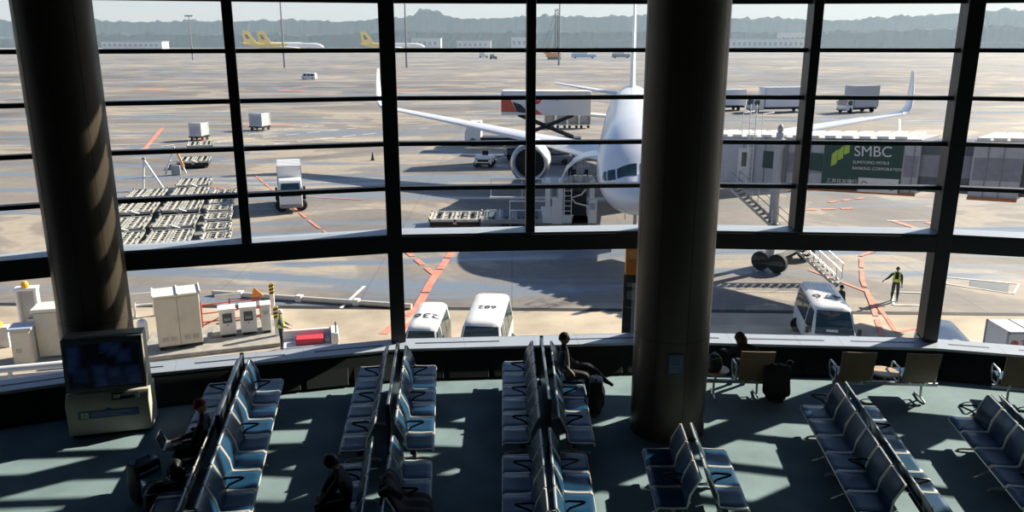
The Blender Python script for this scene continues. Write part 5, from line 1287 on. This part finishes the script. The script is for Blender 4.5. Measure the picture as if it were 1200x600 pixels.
def standing(h=1.0):
    J = dict(pelvis=(0, 0, .96*h), spine=(0, .0, 1.14*h), chest=(0, 0, 1.32*h), neck=(0, 0, 1.49*h), head=(0, .02, 1.63*h))
    for s, k in (('r', 1), ('l', -1)):
        J['shoulder_'+s] = (k*.185, 0, 1.40*h); J['elbow_'+s] = (k*.235, -.02, 1.12*h); J['wrist_'+s] = (k*.24, .06, .88*h)
        J['hip_'+s] = (k*.095, 0, .92*h); J['knee_'+s] = (k*.11, .02, .50*h); J['ankle_'+s] = (k*.12, -.02, .085); J['toe_'+s] = (k*.15, .15, .04)
    return J
BT = Vector((0, 0))
def on_bench(key, dist):
    """point on the back line of a bench, dist metres in from its far end, and the heading that faces out of it"""
    _, dirn, outw, far = BENCH[key]; p = far+dirn*dist; return p, outw, math.atan2(outw.y, outw.x)-math.pi/2
# traveller in the red cap with a laptop
p, ow, hd_ = on_bench('AL', 2.85); J = seated(.0, yb=-.03); p = p-ow*.10
J['wrist_r'] = (.12, .50, .66); J['wrist_l'] = (-.12, .50, .66); J['elbow_r'] = (.25, .24, .70); J['elbow_l'] = (-.25, .24, .70); J['hand_r'] = J['hand_l'] = (0, 1, -.1)
person((p.x, p.y, 0), hd_, J, 'person in a dark red cap seated on the leftmost bench typing on a laptop', ['skin', 'cloth_black', 'uniform_navy', 'rubber'], (0, 1, -.55), (0, .4, 1), 'cap_red', 'cap', curl=.3, bulk=1.15)
lp = thing('laptop', (p.x+ow.x*.58, p.y+ow.y*.58, .615), hd_, 'open silver laptop on the lap of the person in the red cap', 'laptop')
MB().box(-.17, .17, -.12, .12, 0, .018).build('keyboard_base', 'laptop_silver', lp, bevel=.004)
MB().box(-.14, .14, -.02, .09, .018, .0195).build('keys', 'bridge_band', lp); MB().box(-.05, .05, -.10, -.04, .018, .019).build('trackpad', 'hub_grey', lp)
sc_ = MB().box(-.17, .17, -.005, .005, 0, .23).build('laptop_lid', 'laptop_silver', lp, bevel=.003); sc_.location = (0, .12, .015); sc_.rotation_euler = (R(-22), 0, 0)
MB().box(-.155, .155, -.007, -.005, .015, .215).build('laptop_screen', 'screen_glow', sc_)
# traveller bent forward
p, ow, hd_ = on_bench('BL2', 1.28); J = seated(.30)
J['chest'] = (0, .22, .93); J['spine'] = (0, .15, .76); J['neck'] = (0, .29, 1.07); J['head'] = (0, .35, 1.18)
for s, k in (('r', 1), ('l', -1)): J['shoulder_'+s] = (k*.185, .23, .99); J['elbow_'+s] = (k*.25, .42, .76); J['wrist_'+s] = (k*.12, .52, .62)
person((p.x, p.y, 0), hd_, J, 'dark-haired person in black bent forward on the bottom bench left of the black coat', ['skin', 'cloth_black', 'cloth_black', 'rubber'], (0, .8, -.7), (0, .6, .7), 'hair_dark', 'short', bulk=1.15)
# traveller in the black cap, legs crossed, arm over the backrest
p, ow, hd_ = on_bench('CR', .86); J = seated(-.02)
J['knee_r'] = (.14, .55, .56); J['ankle_r'] = (.10, .60, .10); J['toe_r'] = (.12, .76, .05)
J['knee_l'] = (-.03, .56, .70); J['ankle_l'] = (.10, .93, .42); J['toe_l'] = (.13, 1.06, .34)
J['elbow_r'] = (.34, .02, .86); J['wrist_r'] = (.26, .20, .70); J['wrist_l'] = (-.06, .38, .66)
person((p.x, p.y, 0), hd_, J, 'person in a black knitted cap with crossed legs on the middle bench', ['skin', 'cloth_grey', 'uniform_navy', 'rubber'], (.1, 1, .05), (0, -.05, 1), 'cap_black', 'beanie', bulk=1.4)
# traveller on the lounge chair seen from behind
J = seated(.06, seat=.46); J['chest'] = (-.06, .17, .91); J['neck'] = (-.12, .20, 1.02); J['head'] = (-.17, .25, 1.11)
for s, k in (('r', 1), ('l', -1)): J['shoulder_'+s] = (k*.17-.06, .15, .95)
J['elbow_l'] = (-.38, .22, .80); J['wrist_l'] = (-.40, .42, .78)
person((4.72, 15.02, 0), R(-3), J, 'dark-haired person in black on the lounge chair by the right column, seen from behind', ['skin', 'cloth_black', 'cloth_black', 'rubber'], (-1, .5, -.05), (0, 0, 1), 'hair_brown', 'bob', bulk=.88)
# people outside
J = standing(1.0); J['elbow_r'] = (.36, .12, 1.18); J['wrist_r'] = (.52, .30, 1.08); J['wrist_l'] = (-.25, .05, .87)
mp = person((18.85, 38.1, AP), R(152), J, 'apron marshal in dark uniform and yellow safety vest standing by the red line', ['skin', 'uniform_navy', 'uniform_navy', 'rubber'], (.2, 1, -.1), (0, 0, 1), 'cap_black', 'cap', bulk=1.12)
def vest(parent, mat='hivis'):
    v = MB()
    for sx in (-1, 1):
        v.loft([[(sx*.155+a*.5, .155, 1.02), (sx*.07+a*.5, .168, 1.02), (sx*.07+a*.5, .176, 1.02), (sx*.155+a*.5, .164, 1.02)] if q == 0 else [(sx*.15, .085, 1.46), (sx*.09, .085, 1.47), (sx*.09, .10, 1.475), (sx*.15, .10, 1.465)] for q, a in ((0, 0), (1, 0))])
        v.loft([[(sx*.155, -.15, 1.02), (sx*.07, -.162, 1.02), (sx*.07, -.172, 1.02), (sx*.155, -.16, 1.02)], [(sx*.15, -.08, 1.46), (sx*.09, -.08, 1.47), (sx*.09, -.095, 1.475), (sx*.15, -.095, 1.465)]])
    ring = []
    for z in (1.0, 1.16): ring.append([(.19*math.cos(2*math.pi*q/24), .158*math.sin(2*math.pi*q/24), z) for q in range(24)])
    v.loft(ring, 0, False); o = v.build('safety_vest', mat, parent); so_ = o.modifiers.new('solid', 'SOLIDIFY'); so_.thickness = .012
    st_ = MB(); st_.loft([[(.194*math.cos(2*math.pi*q/24), .162*math.sin(2*math.pi*q/24), z) for q in range(24)] for z in (1.06, 1.10)], 0, False); st_.build('reflective_band', 'white_paint', o)
vest(mp)
J = standing(.98); person((14.95, 35.2, AP), R(200), J, 'person in dark clothes standing behind the right rear of minibus 476', ['skin', 'uniform_navy', 'uniform_navy', 'rubber'], (.2, 1, -.1), (0, 0, 1), 'cap_black', 'cap', bulk=1.05)
J = standing(1.0); J['wrist_r'] = (.2, .35, 1.0); J['wrist_l'] = (-.2, .35, 1.0); J['elbow_r'] = (.27, .08, 1.12); J['elbow_l'] = (-.27, .08, 1.12)
wp_ = person((-9.55, 31.6, AP), R(-80), J, 'worker with a white helmet and grey jacket pushing the low cart outside', ['skin', 'cloth_grey', 'uniform_navy', 'rubber'], (0, 1, -.3), (0, .2, 1), 'white_paint', 'helmet', bulk=1.08); vest(wp_)
J = standing(1.0); J['wrist_r'] = (.15, .4, 1.02); J['wrist_l'] = (-.15, .4, 1.02); J['elbow_r'] = (.25, .12, 1.1); J['elbow_l'] = (-.25, .12, 1.1)
person((4.0, 55.2, AP+3.135), R(-150), J, 'worker with a white helmet standing on the cargo loader platform', ['skin', 'cloth_khaki', 'cloth_grey', 'rubber'], (0, 1, -.3), (0, .2, 1), 'white_paint', 'helmet', bulk=1.1)

# ------------------------------------------------------------------ bags and coats
def suitcase(loc, rz, label, w_=.42, d_=.26, h_=.62, mat='bag_black', flap=None):
    t = thing('suitcase', loc, rz, label, 'suitcase')
    s = MB(); rings = []
    for z, k in ((.05, .86), (.07, .97), (.12, 1), (h_*.5, 1.02), (h_-.06, 1), (h_-.015, .95), (h_, .82)):
        rings.append([(w_/2*k*math.copysign(abs(math.cos(a))**.35, math.cos(a)), d_/2*k*math.copysign(abs(math.sin(a))**.35, math.sin(a)), z) for a in [2*math.pi*q/32 for q in range(32)]])
    s.loft(rings).build('case', mat, t)
    MB().tube([(-.10, 0, h_-.01), (-.10, 0, h_+.04), (.10, 0, h_+.04), (.10, 0, h_-.01)], .012, 8).build('handle', 'dark_metal', t)
    f = MB().loft([[(x*w_*.40, -d_/2-.005-.03*k, z) for x in (-1, 1)]+[(x*w_*.40, -d_/2+.02, z) for x in (1, -1)] for z, k in ((.14, 0), (.2, 1), (h_*.6, 1), (h_*.7, 0))])
    f.build('front_pocket', flap or mat, t, bevel=.01)
    MB().tube([(-w_*.36, -d_/2-.04, h_*.55), (w_*.36, -d_/2-.04, h_*.55)], .006, 6).build('zip', 'hub_grey', t)
    for sx in (-1, 1): MB().lathe([(.02, -.015), (.03, -.015), (.03, .015), (.02, .015)], (sx*w_*.36, d_*.3, .03), 'x', 14).build('wheel', 'rubber', t)
    for sx in (-1, 1): MB().box(sx*w_*.3-.02, sx*w_*.3+.02, -d_*.4, -d_*.2, 0, .06).build('foot', 'rubber', t)
    return t
sx_ = suitcase((-5.66, 11.2, 0), R(58), 'black suitcase with a shiny blue front pocket beside the red-capped traveller', .44, .30, .66, 'bag_black', 'bag_blue')
MB().loft([[(-.16, -.16, .52), (.16, -.16, .52), (.19, .05, .68), (-.19, .05, .68)], [(-.16, -.15, .55), (.16, -.15, .55), (.18, .05, .70), (-.18, .05, .70)]]).build('top_flap', 'bag_blue', sx_)
suitcase((1.60, 14.28, 0), R(82), 'black upright suitcase standing at the end of the black-capped traveller bench', .40, .26, .66)
def backpack(loc, rz, label, mats=('bag_black', 'bag_green', 'bag_red'), k=1.):
    t = thing('backpack', loc, rz, label, 'bag'); t.scale = (k, k, k)
    rings = []
    for z, w_, d_, y in ((0, .15, .10, 0), (.04, .19, .14, 0), (.2, .21, .16, .0), (.36, .19, .13, .02), (.45, .13, .08, .03), (.48, .05, .03, .03)):
        rings.append([(w_*math.copysign(abs(math.cos(a))**.5, math.cos(a)), y+d_*math.copysign(abs(math.sin(a))**.5, math.sin(a)), z) for a in [2*math.pi*q/28 for q in range(28)]])
    MB().loft(rings).build('sack', mats[0], t)
    rings = []
    for z, w_, d_ in ((.05, .11, .0), (.08, .14, .06), (.2, .14, .07), (.26, .10, .02)): rings.append([(w_*math.cos(a), -.13+min(0, 1)*0-d_*max(0, math.sin(a))+.02*(1-max(0, math.sin(a))), z) for a in [2*math.pi*q/20 for q in range(20)]])
    MB().loft(rings).build('front_pocket', mats[2], t)
    for sx in (-1, 1): MB().tube([(sx*.10, .12, .42), (sx*.12, .20, .30), (sx*.13, .19, .12), (sx*.12, .13, .05)], .016, 8).build('strap', mats[1], t)
    MB().tube([(-.05, .03, .47), (-.05, .03, .52), (.05, .03, .52), (.05, .03, .47)], .010, 6).build('grab_handle', mats[1], t)
    MB().tube([(-.17, -.06, .36), (-.1, -.13, .40), (.1, -.13, .40), (.17, -.06, .36)], .007, 6).build('zip', 'hub_grey', t)
    return t
backpack((-5.22, 10.72, 0), R(15), 'black backpack with green straps and a red pocket on the floor at bottom left', k=1.15)
p, ow, hd_ = on_bench('AL', 3.6)
backpack((p.x+ow.x*.26, p.y+ow.y*.26, .455), hd_, 'dark bag lying on the bench seat beside the red-capped traveller', ('bag_black', 'dark_metal', 'cloth_grey'), .62)
backpack((4.02, 15.02, .52), R(20), 'dark bag on the round table beside the right round column', ('bag_black', 'bag_blue', 'cloth_black'), .72)
st2 = suitcase((5.20, 14.78, 0), R(-15), 'black suitcase under a dark coat standing right of the occupied lounge chair', .40, .28, .62)
def coat(loc, rz, rows, label, mat='cloth_black'):
    t = thing('coat', loc, rz, label, 'coat'); rnd = random.Random(len(label)); rings = []
    for (y, z, w_, th_) in rows:
        ring = []
        for q in range(24):
            a = 2*math.pi*q/24; wob = 1+.10*math.sin(5*a+y*9)+.06*rnd.random(); ring.append((w_*math.cos(a)*wob, y, z+th_*math.sin(a)*wob))
        rings.append(ring)
    o = MB().loft(rings).build('cloth', mat, t); sd = o.modifiers.new('sub', 'SUBSURF'); sd.levels = 1; sd.render_levels = 2
    MB().tube([(rows[1][2]*.7, rows[1][0], rows[1][1]), (rows[1][2]*1.15, rows[1][0]+.12, rows[1][1]-.16), (rows[1][2]*1.2, rows[1][0]+.16, rows[1][1]-.38)], [.06, .055, .045], 12).build('sleeve', mat, t)
    return t
def drape(loc, rz, label, prof, half, mat='cloth_black'):
    """cloth following a profile of (y, z) points, half wide"""
    t = thing('coat', loc, rz, label, 'coat'); rnd = random.Random(7); rings = []
    for i, (y, z, k) in enumerate(prof):
        up_ = []; lo__ = []
        for q in range(13):
            u = -1+q/6; x = u*half*k+.015*math.sin(q*2.1+i); hh = .035*(1-abs(u)**3)+.018*math.sin(q*1.7+i*.9)+.012*rnd.random()
            up_.append((x, y-.02, z+.03+hh)); lo__.append((x, y, z))
        rings.append(up_+lo__[::-1])
    o = MB().loft(rings).build('cloth', mat, t); sd = o.modifiers.new('sub', 'SUBSURF'); sd.levels = 1; sd.render_levels = 2
    MB().tube([(half*.7, prof[1][0], prof[1][1]+.05), (half*.95, prof[2][0]+.03, prof[2][1]+.08), (half*.9, prof[3][0]+.08, prof[3][1]+.06)], [.07, .06, .05], 12).build('sleeve', mat, t)
    MB().tube([(-half*.4, prof[1][0]-.02, prof[1][1]+.07), (0, prof[1][0]-.05, prof[1][1]+.10), (half*.4, prof[1][0]-.02, prof[1][1]+.07)], .035, 10).build('collar', mat, t)
    return t
p, ow, hd_ = on_bench('BR2', 1.42)
drape((p.x, p.y, 0), hd_, 'black coat thrown over the bench at the bottom, right of the bent-forward person', [(-.20, .62, .8), (-.16, .84, .95), (-.09, .93, 1.0), (.02, .80, 1.0), (.08, .58, 1.05), (.18, .50, 1.1), (.36, .49, 1.1), (.48, .45, 1.05), (.52, .30, .9)], .36)
drape((5.20, 14.78, 0), R(-15), 'dark coat hanging over the black suitcase beside the occupied lounge chair', [(.19, .30, .9), (.17, .55, 1.0), (.10, .68, 1.0), (-.02, .71, 1.0), (-.12, .68, 1.0), (-.18, .52, 1.0), (-.20, .28, 1.05), (-.20, .12, 1.1)], .25)
